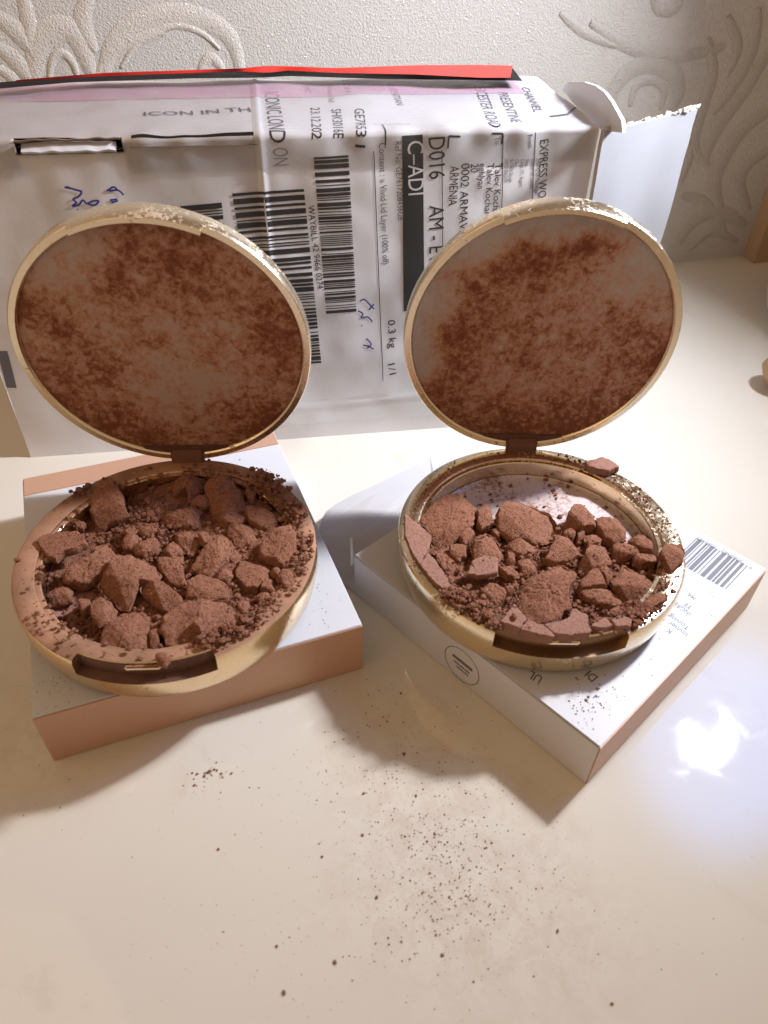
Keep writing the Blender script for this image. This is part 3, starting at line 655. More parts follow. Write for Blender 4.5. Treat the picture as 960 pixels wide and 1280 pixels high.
RC = make_compact('gold powder compact open on the right carton, rim bright, bare pan floor showing behind lumps', 4.72, 16.5203, RH + .012, 4.2891, .0195, 1.5348, M['gold'], M['gold_lid'], M['pan_r'], M['notch'],
                  (7.9, [(-4.4, 1.5, 2.0, .55), (-4.3, -.7, 1.6, .5), (-2.5, 3.9, 1.9, .6), (-.2, 4.5, 1.7, .6), (1.6, 4.3, 1.3, .5), (3.0, 2.7, 1.3, .16), (2.2, 1.9, 1.6, .12), (3.6, 1.0, .8, .14), (2.6, 3.0, 1.0, .16)], .012))

# ------------------------------------------------------------------ powder beds, crumbs
def local(Cc, p): d = p - Cc[1]; return d.dot(Cc[3]), -d.dot(Cc[2])        # right, back
def blob(x, y, cx, cy, rx, ry): return math.exp(-(((x - cx) / rx) ** 2 + ((y - cy) / ry) ** 2))
def bed_l(x, y):
    r = math.hypot(x, y); h = .08 + .20 * sm(x, -2.6, -.5) + .15 * blob(x, y, 2.2, .3, 1.6, 2.6) - .12 * blob(x, y, -2.2, -1.6, .8, 1.2)
    h += .10 * sm(y, -1.5, 1.5) * sm(x, -2.2, 0); return h
def bed_r(x, y):
    m = sm(-y + .25 * math.sin(x * 2.1) + .18 * x * -1, -1.1, -.1)
    h = .02 + m * (.24 + .10 * blob(x, y, -.2, -1.6, 2.2, 1.2)); h *= 1 - .95 * sm(x, 2.0, 3.0) * sm(y, -1.6, -.4); return h
def bed_h(fn, x, y, s):
    h = fn(x, y)
    if h < .05: return h - .05
    p = Vector((x, y, s)); return max(-.02, h + noise.noise(p * 1.7) * .12 + noise.noise(p * 5) * .05 - .10 * noise.voronoi(p * 6.5)[0][0] * 1.0)
def bed(name, Cc, fn, k, lbl, s):
    c, fr, rt = Cc[1], Cc[2], Cc[3]; V = []; F = []; nr, na = 74, 220
    for i in range(nr + 1):
        r = 3.43 * k * i / nr
        for j in range(na):
            a = 2 * math.pi * j / na; x, y = r * math.cos(a), r * math.sin(a); V.append(c + rt * x - fr * y + Z(.775 + bed_h(fn, x, y, s)))
    for i in range(nr):
        for j in range(na): F.append((i * na + j, (i + 1) * na + j, (i + 1) * na + (j + 1) % na, i * na + (j + 1) % na))
    o = mesh(name, V, F, M['crumb'], None, c, smooth=180); tag(o, lbl, 'powder', None, 'stuff')
bed('crumbled_powder', LC, bed_l, 1.0, 'loose brown powder bed filling the pan of the left compact', 3)
bed('crumbled_powder', RC, bed_r, 1.009, 'loose brown powder bed over the front of the right compact pan', 8)

CH = []
def chunk(poly, z0, h, th, rough, dome, tilt, seed, mat, lbl, group, N=110):
    """one lump: poly = pixel outline of its top face, lifted to height h over the carton; th = thickness"""
    P = [at(x, y, z0 + h) for x, y in poly]; cx = sum((p for p in P), Vector()) / len(P)
    per = [(P[(i + 1) % len(P)] - P[i]).length for i in range(len(P))]; tot = sum(per); Q = []
    for k in range(N):
        s = tot * k / N
        for i, L in enumerate(per):
            if s <= L or i == len(P) - 1: Q.append(P[i].lerp(P[(i + 1) % len(P)], min(1, s / L))); break
            s -= L
    for _ in range(1 if rough < .5 else 2): Q = [(Q[i - 1] + Q[i] * 2 + Q[(i + 1) % N]) / 4 for i in range(N)]
    if sum((Q[i] - cx).cross(Q[(i + 1) % N] - cx).z for i in range(N)) < 0: Q.reverse()
    Q = [p + (p - cx).normalized() * (noise.noise(Vector((p.x * 4.5, p.y * 4.5, seed))) * .05 + noise.noise(Vector((p.x * 13, p.y * 13, seed))) * .022) for p in Q]; rad = sum((p - cx).length for p in Q) / N; bv = min(.03 + .05 * rough, rad * .25); dome *= .5; R_ = random.Random(seed * 17 + 3)
    rings = [(.90, -th), (1.01, -th * .85), (1.03, -th * .68), (1.04, -th * .52), (1.03, -th * .36), (1.015, -th * .22), (1.005, -bv), (1 - bv * .25 / rad, -bv * .3), (1 - bv * .9 / rad, 0)]
    rings += [((1 - bv * .9 / rad) * f, 0) for f in (.93, .86, .79, .72, .65, .58, .51, .44, .37, .30, .23, .16, .09, .03)]
    fac = []
    if rough > .22:
        tilt = (tilt[0] + R_.uniform(-.16, .16), tilt[1] + R_.uniform(-.10, .20)); a0 = R_.uniform(0, 6.28)
        for k in range(R_.choice((2, 3, 4))): an = a0 + k * R_.uniform(1.2, 2.2); fac.append((math.cos(an), math.sin(an), R_.uniform(.05, .55), R_.uniform(.25, .75)))
    V = []; F = []; tx, ty = tilt; off = Vector((seed * 3.7, seed * 1.3, seed * 2.1))
    for s, dz in rings:
        for p in Q:
            v = cx + (p - cx) * s; rel = v - cx
            z = dz + tx * rel.x + ty * rel.y + dome * max(0, 1 - (rel.length / (rad * 1.15)) ** 2) * (1 if dz > -th * .5 else 0)
            w = Vector((v.x, v.y, v.z + z)); q_ = w + off
            for fx, fy, fc, fs in fac:
                ex = (rel.x * fx + rel.y * fy) / rad - fc
                if ex > 0 and dz > -th * .6: w.z -= min(ex * fs * rad, th * .62) * (1 if dz > -bv * 1.01 else max(.0, 1 + dz / th * 1.6))
            n1 = noise.noise(q_ * 1.9) * .06 + noise.noise(q_ * 4.6) * .04; g = (noise.voronoi(q_ * 10.0)[0][0] - .42) * -.05 + noise.noise(q_ * 17) * .022
            pit = min(0, .12 - abs(noise.noise(q_ * 6.5 + Vector((7, 1, 3))))) * .09
            amt = (n1 * (.25 + rough * .8) + (g + pit) * max(0, rough - .12)) * min(1.3, .45 + rad * .7)
            dirv = Vector((rel.x, rel.y, 0)).normalized() if rel.length > 1e-4 else Vector((0, 0, 1))
            wt = min(1, max(0, (dz + bv) / bv)) if dz < 0 else 1
            side = noise.noise(q_ * 3.1 + Vector((0, 0, 40))) * .08 * (1 - wt) * min(1, .3 + rough)
            w += dirv * (amt * (1 - wt) * 1.2 + side) + Z(amt * wt * (1 if rough > .25 else .45)); V.append(w)
    n = len(rings)
    for i in range(n - 1):
        for j in range(N): F.append((i * N + j, i * N + (j + 1) % N, (i + 1) * N + (j + 1) % N, (i + 1) * N + j))
    F.append(tuple((n - 1) * N + j for j in range(N))); F.append(tuple(range(N - 1, -1, -1)))
    CH.append((V, F)); o = mesh('powder_chunk', V, F, mat, None, cx - Z(th), smooth=180 if rough > .62 else 32); tag(o, lbl, 'powder lump', group); return o
def tl(ox, oy): return lambda pts: [(ox + x / 4.8, oy + y / 4.8) for x, y in pts]
A, B, C4, D = tl(30, 580), tl(210, 570), tl(30, 710), tl(210, 700); E4, F4, G4, H4 = tl(490, 570), tl(670, 570), tl(490, 690), tl(670, 690)
GL = 'broken powder lumps in the left compact'; GR = 'broken powder lumps in the right compact'
PEB_L = 'small rounded brown powder lump among larger pieces in left compact'; PEB_R = 'small rough brown powder lump among larger pieces in right compact'
# (outline, height of its top over the carton, thickness, roughness, dome, tilt, label)
LEFT = [
 (A([(400, 170), (530, 110), (590, 190), (610, 260), (560, 280), (420, 315), (385, 250)]), 1.52, .5, .3, .02, (.10, .25), 'squarish slab leaning at the back left of the left compact pan'),
 (A([(70, 455), (110, 425), (310, 412), (360, 440), (375, 475), (230, 520), (185, 550), (130, 540), (95, 490)]), 1.58, .30, .2, .0, (.05, .15), 'long smooth wedge lying across the left rim of the left compact'),
 (A([(290, 340), (320, 322), (365, 345), (355, 380), (310, 385), (285, 370)]), 1.12, .3, .6, .08, (0, 0), 'tiny round pebble under the left rim wedge, left compact'),
 (A([(440, 470), (510, 455), (580, 540), (520, 620), (430, 660), (330, 690), (240, 680), (230, 640), (330, 570), (420, 530)]), 1.38, .5, .9, .06, (0, .12), 'rough crumbly slab left of the centre in the left compact'),
 ([(136, 702), (146, 693), (162, 691), (192, 700), (198, 712), (190, 722), (172, 724), (165, 738), (158, 752), (150, 752), (130, 737), (120, 724)], 1.52, .45, .4, .03, (0, .1), 'flat smooth slab with a pointed front corner left of centre, left compact'),
 (A([(590, 440), (630, 410), (680, 425), (685, 465), (640, 500), (600, 490)]), 1.45, .4, .5, .1, (0, 0), 'left one of two round pebbles near the middle of the left compact'),
 (A([(640, 490), (700, 460), (780, 420), (815, 460), (800, 500), (720, 545), (660, 520)]), 1.44, .4, .6, .08, (0, 0), 'right one of two round pebbles near the middle of the left compact'),
 (A([(820, 490), (900, 470), (945, 490), (950, 560), (900, 570), (850, 530)]), 1.45, .4, .5, .05, (0, 0), 'squarish lump right of the two middle pebbles in the left compact'),
 (A([(800, 520), (900, 560), (960, 620), (960, 700), (870, 690), (820, 640), (790, 580)]), 1.36, .45, .7, .08, (0, 0), 'dark angular lump at the very centre of the left compact'),
 (A([(690, 360), (760, 335), (820, 380), (800, 415), (730, 420), (690, 395)]), 1.40, .4, .9, .08, (0, 0), 'crumbly lump behind the two middle pebbles in the left compact'),
 (A([(600, 400), (650, 370), (690, 390), (680, 425), (630, 440)]), 1.30, .3, .8, .05, (0, 0), 'small lump left of the crumbly one behind the middle pebbles, left compact'),
 (A([(730, 280), (780, 270), (790, 320), (735, 325)]), 1.18, .3, .7, .05, (0, 0), 'left one of two tiny crumbs near the leaning back slab, left compact'),
 (A([(780, 250), (820, 240), (835, 280), (790, 290)]), 1.18, .3, .7, .05, (0, 0), 'right one of two tiny crumbs near the leaning back slab, left compact'),
 (B([(-30, 330), (40, 260), (110, 240), (200, 280), (190, 330), (180, 380), (100, 405), (0, 395), (-40, 370)]), 1.50, .5, .7, .08, (0, .1), 'broad lump ahead of the back boulder in the left compact, behind the centre pebbles'),
 (B([(10, 150), (50, 110), (120, 95), (215, 100), (222, 150), (180, 200), (120, 230), (105, 180), (20, 195)]), 1.50, .5, .8, .06, (0, .1), 'crumbly lump nearest the hinge in the left compact'),
 (B([(240, 140), (350, 130), (440, 190), (470, 280), (410, 305), (330, 312), (260, 290), (225, 230), (215, 170)]), 1.66, .6, .85, .12, (0, .1), 'largest rough boulder at the back of the left compact'),
 (B([(120, 240), (210, 232), (250, 260), (230, 290), (190, 302), (140, 275)]), 1.46, .4, .8, .08, (0, 0), 'small lump wedged between the back boulder and the broad lump, left compact'),
 (B([(270, 322), (340, 308), (465, 330), (460, 372), (400, 402), (330, 382), (290, 352)]), 1.50, .45, .5, .04, (0, .1), 'ledge shaped piece just in front of the back boulder, left compact'),
 (B([(470, 310), (560, 300), (650, 340), (670, 390), (640, 420), (580, 425), (480, 380)]), 1.48, .45, .6, .05, (.0, .1), 'wedge right of the back boulder in the left compact'),
 (B([(360, 420), (480, 405), (580, 430), (580, 470), (480, 500), (420, 550), (380, 510), (350, 460)]), 1.42, .45, .7, .05, (0, .1), 'rough flat piece behind the right slanting slab in the left compact'),
 (B([(560, 490), (640, 440), (740, 410), (770, 470), (775, 580), (730, 650), (640, 600), (540, 560)]), 1.70, .4, .55, .03, (.05, .2), 'large triangular slab against the right wall of the left compact'),
 ([(294, 712), (305, 694), (325, 689), (343, 700), (335, 720), (322, 734), (308, 733), (296, 722)], 1.36, .45, .3, .02, (.15, .05), 'smooth dark slab tucked under the large triangular slab, left compact'),
 (B([(180, 400), (260, 370), (340, 430), (372, 500), (370, 570), (300, 640), (230, 690), (120, 640), (170, 590), (230, 530), (190, 470)]), 1.55, .5, .7, .10, (0, 0), 'long curved lump right of the centre in the left compact'),
 (B([(170, 460), (220, 440), (250, 470), (220, 510), (185, 500)]), 1.62, .3, .5, .08, (0, 0), 'little round knob on top of the long curved lump, left compact'),
 (B([(30, 430), (110, 420), (170, 460), (200, 520), (130, 570), (80, 530), (30, 460)]), 1.50, .4, .85, .1, (0, 0), 'knobbly lump left of the long curved lump in the left compact'),
 (B([(350, 570), (400, 550), (450, 590), (400, 630), (350, 620)]), 1.32, .3, .6, .05, (0, 0), 'small lump right of the long curved lump\'s lower end, left compact'),
 (B([(460, 190), (520, 170), (530, 220), (510, 260), (470, 250)]), 1.46, .4, .7, .06, (0, 0), 'dark upright lump right of the back boulder in the left compact'),
 (B([(545, 150), (620, 165), (640, 210), (600, 240), (540, 210)]), 1.42, .4, .9, .06, (0, 0), 'rough dark lump near the crumbs at the back right wall, left compact'),
 (C4([(110, 140), (220, 80), (290, 130), (280, 190), (150, 200)]), 1.10, .3, .5, .04, (.1, 0), 'dark lump in the shade at the left side of the left pan'),
 (C4([(320, 180), (370, 150), (400, 170), (390, 230), (340, 250)]), 1.36, .45, .5, .06, (0, 0), 'small upright lump left of the upright front block, left compact'),
 (C4([(400, 190), (450, 165), (520, 190), (545, 230), (540, 300), (440, 320), (400, 280)]), 1.50, .5, .45, .06, (0, .05), 'upright block behind the front left block in the left compact'),
 (C4([(440, 410), (480, 340), (590, 270), (660, 260), (740, 310), (740, 430), (700, 490), (600, 490), (430, 445)]), 1.52, .55, .45, .05, (0, .1), 'big five sided block at the front left of the left compact'),
 (C4([(752, 310), (800, 330), (815, 390), (790, 460), (750, 475), (748, 400)]), 1.34, .4, .5, .04, (0, 0), 'narrow piece leaning on the right of the front left block, left compact'),
 (C4([(690, 85), (740, 45), (800, 60), (930, 150), (930, 185), (860, 225), (780, 185), (700, 120)]), 1.50, .45, .35, .02, (-.1, .15), 'brick shaped oblong piece in the front middle of the left compact'),
 (C4([(790, 510), (830, 480), (875, 530), (850, 570), (800, 560)]), 1.72, .3, .4, .10, (0, 0), 'small pebble of powder resting on the front rim of the left compact'),
 (D([(112, 130), (190, 85), (330, 120), (362, 160), (345, 195), (225, 222), (106, 205)]), 1.48, .5, .35, .03, (0, .1), 'oblong block behind the flat disc shaped lump in the left compact'),
 ([(203, 772), (215, 758), (232, 750), (257, 746), (281, 747), (298, 759), (303, 772), (290, 783), (266, 788), (248, 800), (230, 806), (208, 803), (200, 788)], 1.50, .5, .6, .08, (0, .1), 'large flat rounded lump at the front middle of the left compact'),
 (D([(145, 360), (180, 325), (212, 350), (190, 405), (145, 405)]), 1.74, .26, .4, .08, (0, 0), 'little knob sitting on the large flat rounded lump, left compact'),
 (D([(250, 80), (380, 20), (395, 70), (350, 120), (300, 110)]), 1.36, .4, .5, .04, (0, 0), 'sloping piece beside the smooth dark slab, right of centre, left compact'),
 (D([(400, 240), (490, 220), (510, 290), (440, 310), (420, 270)]), 1.34, .4, .6, .04, (0, 0), 'small lump right of the flat rounded front lump, left compact'),
 (D([(530, 200), (570, 175), (640, 190), (665, 210), (600, 260), (545, 290)]), 1.46, .4, .3, .02, (0, .1), 'small flat triangle at the front right of the left compact'),
 (D([(560, 120), (640, 100), (660, 150), (600, 180), (560, 160)]), 1.40, .35, .4, .04, (0, 0), 'small flat lump just behind the small flat front triangle, left compact'),
 (D([(650, 90), (700, 40), (760, 60), (790, 100), (740, 150), (680, 140)]), 1.60, .4, .8, .10, (0, 0), 'round crumbly lump by the right rim of the left compact'),
 (D([(610, 60), (650, 30), (680, 60), (650, 85)]), 1.46, .3, .7, .06, (0, 0), 'small lump touching the round crumbly lump by the right rim, left compact'),
 (D([(270, 430), (290, 420), (300, 470), (280, 480)]), 1.62, .25, .5, .06, (0, 0), 'smallest crumb in front of the flat rounded lump, left compact'),
]
RIGHT = [
 (E4([(160, 380), (270, 260), (400, 240), (510, 310), (500, 380), (410, 450), (360, 490), (300, 510), (250, 480), (200, 430)]), 1.42, .6, .6, .08, (.0, .08), 'broad rounded lump at the back left of the right pan'),
 (E4([(530, 280), (560, 260), (600, 320), (610, 390), (540, 420), (515, 370), (510, 320)]), 1.46, .55, .4, .06, (0, 0), 'upright finger shaped piece between the two back lumps, right compact'),
 (E4([(410, 440), (460, 400), (490, 440), (480, 490), (440, 520), (400, 470)]), 1.34, .4, .5, .05, (0, 0), 'small lump right of the broad back left lump in the right compact'),
 (E4([(350, 530), (390, 495), (445, 540), (440, 585), (400, 605), (340, 580)]), 1.36, .4, .25, .04, (.1, .1), 'small cube like piece in front of the broad back left lump, right compact'),
 ([(622, 642), (634, 621), (657, 622), (690, 633), (705, 650), (702, 660), (680, 668), (660, 670), (640, 666), (624, 655)], 1.60, .6, .45, .05, (0, .12), 'largest cracked slab at the back middle of the right compact'),
 (E4([(75, 345), (150, 400), (238, 480), (210, 565), (165, 645), (120, 580), (80, 480)]), 1.60, 0.30, .05, .0, (0, 0), 'flat uncrumbled edge piece at the left rim of the right compact'),
 ([(525, 705), (534, 690), (543, 697), (551, 711), (560, 722), (563, 734), (569, 741), (559, 741), (536, 720)], 1.58, 0.30, .06, .0, (0, 0), 'long flat edge piece below the left rim piece of the right compact'),
 (E4([(240, 560), (340, 540), (410, 620), (380, 690), (300, 680), (260, 620)]), 1.18, .4, 1.0, .05, (0, 0), 'crumbly patch beside the left edge pieces in the right compact'),
 (E4([(490, 490), (560, 430), (620, 450), (690, 570), (690, 625), (630, 600), (500, 600), (480, 550)]), 1.50, .5, .95, .08, (0, .12), 'rough triangular lump left of the centre, right compact'),
 (E4([(452, 700), (490, 620), (550, 602), (630, 615), (635, 690), (520, 708)]), 1.54, .22, .12, .0, (0, .15), 'flat fan shaped flake at the front left of the right compact'),
 (E4([(680, 500), (720, 490), (860, 490), (890, 530), (800, 585), (720, 560)]), 1.44, .4, .6, .05, (0, 0), 'flat lump in front of the cracked slab in the right compact'),
 (E4([(750, 610), (820, 590), (880, 640), (850, 700), (780, 700)]), 1.40, .4, .7, .06, (0, 0), 'lower small lump in front of the cracked slab, right compact'),
 (E4([(690, 560), (745, 590), (740, 640), (695, 620)]), 1.34, .35, .7, .05, (0, 0), 'upper small lump beside the rough triangular lump, right compact'),
 (E4([(600, 430), (650, 450), (655, 480), (610, 470)]), 1.3, .3, .7, .05, (0, 0), 'tiny lump under the left end of the cracked slab, right compact'),
 (F4([(190, 330), (240, 255), (280, 258), (340, 330), (365, 390), (290, 400), (200, 405), (178, 380)]), 1.62, .6, .3, .03, (0, .2), 'smooth upright block at the back right of the right compact'),
 (F4([(355, 350), (410, 320), (500, 360), (545, 430), (548, 470), (480, 490), (420, 460), (370, 405)]), 1.48, .55, .5, .06, (0, .1), 'lump just right of the smooth upright block, right compact'),
 (F4([(560, 490), (620, 455), (700, 510), (710, 550), (650, 545), (600, 525)]), 1.52, .35, .4, .04, (.0, .1), 'wedge nearest the right rim chunk inside the right pan'),
 (F4([(450, 530), (540, 500), (610, 540), (620, 570), (550, 590), (470, 600)]), 1.40, .4, .7, .05, (0, 0), 'rough lump left of the right rim wedge, right compact'),
 (F4([(580, 600), (640, 560), (740, 590), (730, 630), (660, 640), (590, 630)]), 1.32, .4, .7, .05, (0, 0), 'small lump below the right rim wedge, right compact'),
 (F4([(750, 560), (790, 515), (880, 505), (905, 540), (890, 610), (830, 645), (775, 605)]), 1.86, .42, .4, .05, (-.1, .15), 'chunk perched on the right rim of the right compact'),
 (F4([(270, 600), (330, 510), (420, 520), (458, 610), (400, 640), (290, 660)]), 1.58, .55, .45, .05, (0, .1), 'blocky lump right of the centre in the right compact'),
 (F4([(60, 600), (110, 490), (200, 470), (280, 560), (200, 605), (120, 612)]), 1.56, .5, .4, .04, (0, .15), 'pale topped lump in the centre of the right compact'),
 (F4([(300, 480), (360, 460), (400, 490), (390, 520), (310, 540)]), 1.34, .35, .8, .05, (0, 0), 'crumbly lump behind the blocky lump, right of the centre, right compact'),
 (F4([(165, 430), (220, 420), (240, 450), (230, 480), (170, 470)]), 1.38, .35, .6, .05, (0, 0), 'small lump at the right end of the cracked slab, right compact'),
 (F4([(245, 450), (290, 445), (300, 490), (255, 500)]), 1.34, .35, .8, .05, (0, 0), 'small lump between the cracked slab and the blocky lump, right compact'),
 (F4([(300, 30), (400, 8), (440, 22), (500, 60), (440, 80), (360, 70), (315, 58)]), 1.76, .30, .15, .01, (0, .1), 'flat flake lying on the back rim of the right compact'),
 ([(642, 757), (650, 732), (662, 714), (690, 703), (705, 698), (719, 709), (721, 720), (711, 738), (711, 758), (695, 773), (675, 776), (659, 770)], 1.52, .6, 1.0, .10, (0, .06), 'largest rough crumbly mass at the front middle of the right compact'),
 (H4([(470, 140), (540, 70), (590, 80), (700, 160), (715, 200), (685, 255), (600, 270), (520, 225), (480, 185)]), 1.52, .55, .5, .06, (0, .1), 'big block at the right side of the right pan'),
 (H4([(260, 180), (340, 100), (370, 100), (430, 180), (330, 198), (280, 200)]), 1.52, .5, .3, .02, (0, .2), 'pointed piece right of the large crumbly mass, right compact'),
 (H4([(370, 85), (420, 80), (470, 140), (440, 168), (395, 120)]), 1.46, .4, .5, .04, (0, 0), 'small lump squeezed between the pointed piece and big right block, right compact'),
 (H4([(230, 205), (300, 220), (430, 205), (520, 250), (520, 305), (420, 300), (300, 270)]), 1.36, .45, .95, .05, (0, .1), 'crumbly ridge behind the front flat pieces, right compact'),
 ([(625, 776), (635, 764), (643, 754), (659, 773), (651, 785), (638, 781)], 1.66, 0.36, .08, .0, (0, 0), 'leftmost flat edge piece behind the front notch of the right compact'),
 ([(659, 773), (680, 782), (694, 794), (690, 796), (668, 791), (651, 786)], 1.66, 0.36, .05, .0, (0, 0), 'thin triangular flat edge piece behind the front notch, right compact'),
 (H4([(50, 430), (190, 400), (220, 335), (305, 375), (318, 440), (340, 475), (200, 495), (120, 488)]), 1.68, 0.38, .08, .0, (0, .02), 'widest flat edge piece behind the notch of the right compact'),
 (H4([(330, 432), (420, 388), (468, 438), (400, 448), (335, 445)]), 1.64, 0.34, .06, .0, (0, 0), 'small flat tile in a row of two, left one, front of right compact'),
 (H4([(442, 402), (540, 385), (578, 405), (568, 440), (480, 445)]), 1.63, 0.34, .06, .0, (0, 0), 'small flat tile in a row of two, right one, front of right compact'),
 (H4([(420, 350), (500, 312), (548, 368), (432, 384)]), 1.42, .35, .25, .0, (0, 0), 'flat tile behind the row of two small tiles, right compact'),
 (H4([(600, 320), (700, 260), (780, 235), (800, 260), (740, 310), (650, 350)]), 1.66, .3, .6, .06, (0, 0), 'lump spilling over the right front rim of the right compact'),
 (H4([(570, 380), (630, 398), (600, 420), (575, 405)]), 1.52, .22, .5, .05, (0, 0), 'tiny pebble by the right end of the notch, right compact'),
 (H4([(530, 290), (590, 285), (630, 320), (560, 330)]), 1.44, .3, .5, .05, (0, 0), 'small lump below the big right block, right compact'),
 (G4([(520, 215), (600, 172), (680, 222), (690, 270), (620, 318), (540, 290)]), 1.42, .45, .8, .08, (0, 0), 'reddish rough lump left of the large crumbly mass, right compact'),
 (G4([(680, 200), (735, 190), (735, 220), (700, 230)]), 1.50, .25, .3, .04, (0, 0), 'tiny smooth lump left of the large crumbly mass, right compact'),
 (G4([(640, 92), (720, 82), (780, 130), (690, 148)]), 1.44, .35, .7, .06, (0, 0), 'small rough lump right below the flat fan flake, right compact'),
 (G4([(400, 330), (470, 300), (540, 360), (500, 400), (420, 390)]), 1.34, .35, 1.0, .06, (0, 0), 'crumbly lump low at the front left of the right pan, right compact'),
]
for i, (poly, h, th, ro, dm, ti, lb) in enumerate(LEFT): chunk(poly, LH, h, th, ro, dm, ti, i + 1, M['powder_flat'] if ro < .2 else M['powder'], lb, GL, 80 if th < .41 else 120)
for i, (poly, h, th, ro, dm, ti, lb) in enumerate(RIGHT): chunk(poly, RH, h, th, ro, dm, ti, i + 81, M['powder_flat'] if ro < .2 else M['powder'], lb, GR, 80 if th < .41 else 120)

ICO = bmesh.new(); bmesh.ops.create_icosphere(ICO, subdivisions=1, radius=1); ICO.verts.index_update()
IV = [v.co.copy() for v in ICO.verts]; IF = [tuple(v.index for v in f.verts) for f in ICO.faces]; ICO.free()
def crumb(mbx, p, r, flat=.75):
    R3 = Matrix.Rotation(rnd(0, 6.3), 3, Vector((rnd(-1, 1), rnd(-1, 1), rnd(-1, 1))).normalized()); sx, sy, sz = rnd(.7, 1.3), rnd(.7, 1.2), rnd(.6, 1.0)
    V = []
    for v in IV:
        w = R3 @ Vector((v.x * sx, v.y * sy, v.z * sz)) * (r * rnd(.8, 1.15)); w.z *= flat; V.append(p + w + Z(r * .4))
    mbx.add(V, IF)
def crumbs(name, Cc, fn, k, spec, lbl, seed):
    random.seed(seed); mbx = MB(); c, fr, rt = Cc[1], Cc[2], Cc[3]
    def hz(x, y):
        r = math.hypot(x, y) / k
        if r < 3.42: return .775 + max(0, bed_h(fn, x, y, 3 if Cc is LC else 8))
        if r < 3.6: return 1.35
        return 1.43 if r < 4.18 else 0.0
    for cx, cy, sx, sy, n, r0, r1, zz in spec:
        for _ in range(int(n * 1.7)):
            if cx is None:
                a = rnd(*sx); r = rnd(*sy) * k; x, y = r * math.cos(a), r * math.sin(a)
            else: x, y = random.gauss(cx, sx), random.gauss(cy, sy)
            if math.hypot(x, y) > 4.15 * k: continue
            crumb(mbx, c + rt * x - fr * y + Z(hz(x, y) + rnd(0, zz)), r0 * .6 + (r1 * 1.12 - r0 * .6) * random.random() ** 4.0)
    mine = [x for x in CH if (x[0][0] - c).length < 5.6]; VV = []; FF = []
    for v_, f_ in mine: n0 = len(VV); VV += v_; FF += [tuple(i + n0 for i in q_) for q_ in f_]
    tree = BVHTree.FromPolygons(VV, FF)
    for _ in range(2600):                     # loose grains that came to rest on and between the lumps
        a_, r_ = rnd(0, 6.283), 3.5 * math.sqrt(random.random()); x, y = r_ * math.cos(a_), r_ * math.sin(a_)
        if Cc is RC and (y > .9 or (x > 1.6 and y > -.6)) and random.random() < .93: continue
        p = c + rt * x - fr * y; hit = tree.ray_cast(p + Z(4), Vector((0, 0, -1)))
        z_ = hz(x, y); on = hit[0] is not None and hit[0].z - c.z > z_
        if on and hit[1].z < .55: continue
        if on: crumb(mbx, Vector((p.x, p.y, hit[0].z)), .008 + .026 * random.random() ** 3, .7)
        else: crumb(mbx, p + Z(z_), .015 + .085 * random.random() ** 2.6)
    o = mbx.build(name, M['crumb'], None, c); tag(o, lbl, 'powder', None, 'stuff')
PI = math.pi
def loc_px(Cc, px, py, z): x, y = local(Cc, at(px, py, z)); return x, y
def cl(Cc, px, py, h, s, n, r0, r1, zz, z0):
    x, y = loc_px(Cc, px, py, z0 + h); return (x, y, s, s, n, r0, r1, zz)
SL = [(0, 0, 1.9, 1.9, 430, .02, .10, .12)] + [cl(LC, *a, LH) for a in (
  (345, 605, 1.4, .42, 260, .02, .12, .35), (372, 640, 1.5, .28, 220, .02, .11, .3), (380, 680, 1.5, .22, 140, .02, .10, .2), (370, 710, 1.45, .25, 120, .02, .09, .2), (305, 782, 1.45, .35, 160, .02, .11, .2), (270, 800, 1.45, .30, 160, .02, .11, .2),
  (100, 616, 1.45, .16, 60, .02, .10, .15), (330, 765, 1.45, .4, 110, .02, .09, .15), (190, 660, 1.3, .45, 140, .03, .12, .2), (205, 680, 1.3, .5, 160, .03, .11, .25), (90, 790, 1.0, .5, 120, .02, .08, .05), (150, 640, 1.0, .6, 120, .02, .08, .05))]
SL += [(None, 0, (-1.9, 2.6), (3.5, 4.1), 420, .005, .02, .0), (None, 0, (2.4, 5.0), (3.6, 4.1), 200, .004, .018, .0), (None, 0, (-.9, 1.6), (3.35, 3.9), 420, .015, .07, .06)]
SR = [(-.1, -1.0, 1.6, .9, 600, .02, .10, .15)] + [cl(RC, *a, RH) for a in (
  (590, 765, 1.3, .35, 260, .02, .12, .3), (570, 750, 1.3, .28, 160, .02, .10, .2), (606, 780, 1.3, .25, 150, .02, .10, .15), (660, 740, 1.5, .6, 260, .02, .07, .2), (800, 775, 1.5, .28, 260, .02, .11, .2), (815, 765, 1.5, .3, 160, .02, .08, .15), (740, 765, 1.3, .5, 160, .02, .09, .1),
  (730, 765, 1.4, .3, 90, .02, .08, .1), (810, 620, 1.45, .3, 60, .01, .04, 0), (835, 650, 1.45, .3, 90, .01, .04, 0), (840, 735, 1.45, .25, 110, .01, .06, .03), (735, 580, 1.5, .2, 60, .01, .05, 0), (640, 690, 1.3, .4, 120, .02, .09, .2), (560, 640, 1.2, .4, 90, .01, .05, .05), (640, 600, .8, .9, 160, .008, .03, 0))]
SR += [(None, 0, (-1.2, 1.3), (3.6, 4.15), 420, .008, .045, 0), (None, 0, (1.3, 3.8), (3.5, 4.1), 160, .008, .03, 0)]
crumbs('powder_crumbs', LC, bed_l, 1.0, SL, 'fine brown crumbs scattered over the left compact and its right rim', 12)
crumbs('powder_crumbs', RC, bed_r, 1.009, SR, 'fine brown crumbs scattered over the right compact and its rim', 13)

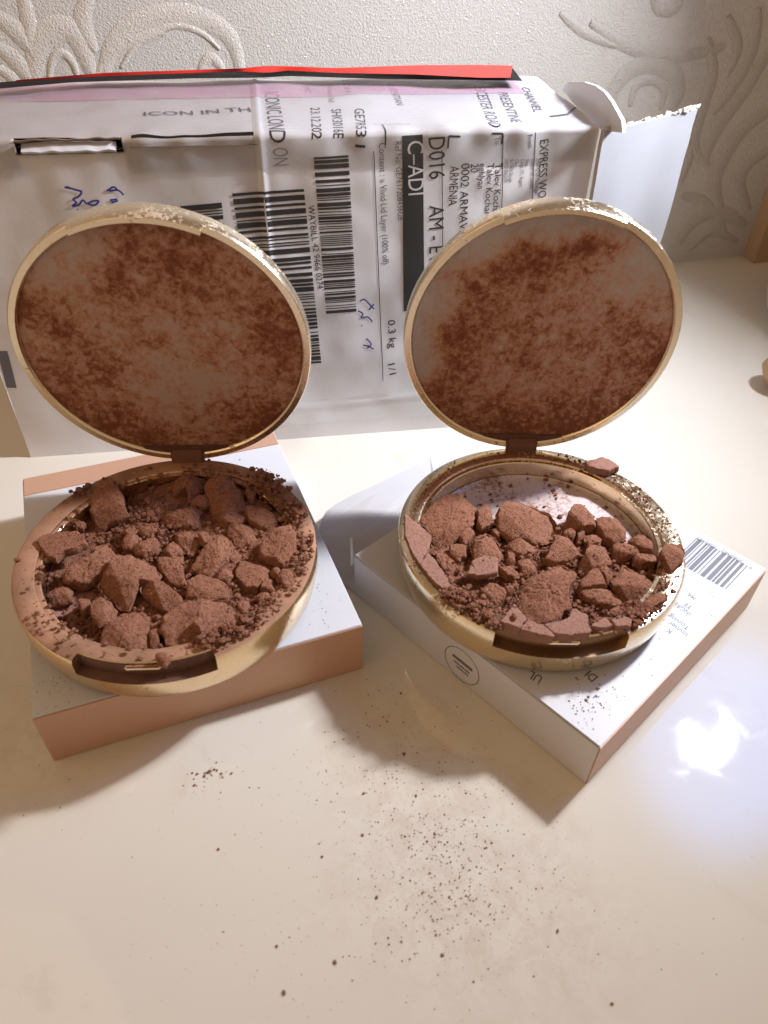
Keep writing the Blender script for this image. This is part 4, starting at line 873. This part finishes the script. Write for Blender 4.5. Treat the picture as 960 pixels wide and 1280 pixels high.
# ------------------------------------------------------------------ specks on the table and on the cartons
random.seed(21); mb = MB()
def speck(px, py, r, z=0.0):
    crumb(mb, at(px, py, z) + Z(.001), r, .55)
for cx, cy, sx, sy, n, r0, r1 in ((560, 1090, 36, 54, 560, .005, .028), (545, 1060, 72, 82, 520, .004, .023), (520, 1120, 140, 110, 420, .003, .014), (565, 1080, 60, 75, 700, .002, .012), (640, 1050, 120, 80, 300, .002, .010), (400, 1000, 120, 70, 120, .004, .022), (350, 1180, 160, 70, 90, .004, .016),
      (265, 968, 14, 9, 26, .008, .045), (250, 985, 12, 10, 14, .006, .03), (330, 1200, 60, 30, 40, .006, .022), (690, 1150, 60, 60, 60, .004, .02), (470, 900, 55, 35, 120, .004, .026), (525, 985, 55, 38, 170, .004, .022), (440, 950, 60, 45, 90, .003, .02), (80, 1000, 60, 50, 50, .004, .02), (860, 1100, 80, 70, 50, .004, .02), (150, 1100, 120, 90, 60, .003, .012), (20, 880, 30, 60, 30, .006, .024)):
    for _ in range(n):
        x, y = random.gauss(cx, sx), random.gauss(cy, sy)
        if y < 842 + 0 or (x < 470 and y < 956 - (x - 60) * .29 + 8 and x > 60) or (x > 500 and y < 985 - abs(x - 733) * .9): continue
        speck(x, y, r0 + (r1 - r0) * random.random() ** 2.2)
for x, y, r in ((262, 965, .07), (268, 962, .05), (256, 970, .05), (243, 982, .045), (355, 1241, .06), (346, 1183, .045), (505, 943, .05), (534, 1052, .04), (453, 1044, .045), (471, 1122, .05), (520, 995, .04), (697, 1164, .05), (765, 1255, .045), (455, 992, .045), (403, 1071, .035), (553, 1194, .04), (419, 1203, .05), (501, 867, .05), (273, 1062, .035)): speck(x, y, r)
o = mb.build('powder_specks', M['speck']); tag(o, 'dark specks of powder sprinkled on the cream table in front', 'powder', None, 'stuff')
random.seed(22); mb = MB()
for cx, cy, sx, sy, n, r0, r1 in ((735, 880, 18, 18, 120, .006, .03), (790, 850, 40, 25, 60, .005, .022), (880, 760, 25, 30, 60, .005, .022), (740, 870, 6, 4, 6, .02, .055), (900, 690, 25, 25, 20, .004, .015)):
    for _ in range(n):
        x, y = random.gauss(cx, sx), random.gauss(cy, sy); p = at(x, y, RH) - rp0
        if .1 < p.dot(ux) < 9.15 and .1 < p.dot(uy) < 9.1 and (at(x, y, RH) - RC[1]).length > 4.15: speck(x, y, r0 + (r1 - r0) * random.random() ** 2, RH)
o = mb.build('powder_specks', M['speck']); tag(o, 'dark specks of powder on the white top of the right carton', 'powder', None, 'stuff')
random.seed(23); mb = MB()
for cx, cy, sx, sy, n, r0, r1 in ((70, 865, 20, 18, 70, .005, .02), (405, 760, 14, 30, 50, .005, .025), (398, 680, 6, 30, 20, .004, .02)):
    for _ in range(n):
        x, y = random.gauss(cx, sx), random.gauss(cy, sy); p = at(x, y, LH)
        if (p - LC[1]).length > 4.15 and x < 45 + (y - 778) * 0 + 405 and x > 46 and y < 895 - (x - 45) * .295: speck(x, y, r0 + (r1 - r0) * random.random() ** 2, LH)
o = mb.build('powder_specks', M['speck']); tag(o, 'dark specks of powder on the white top of the left carton', 'powder', None, 'stuff')
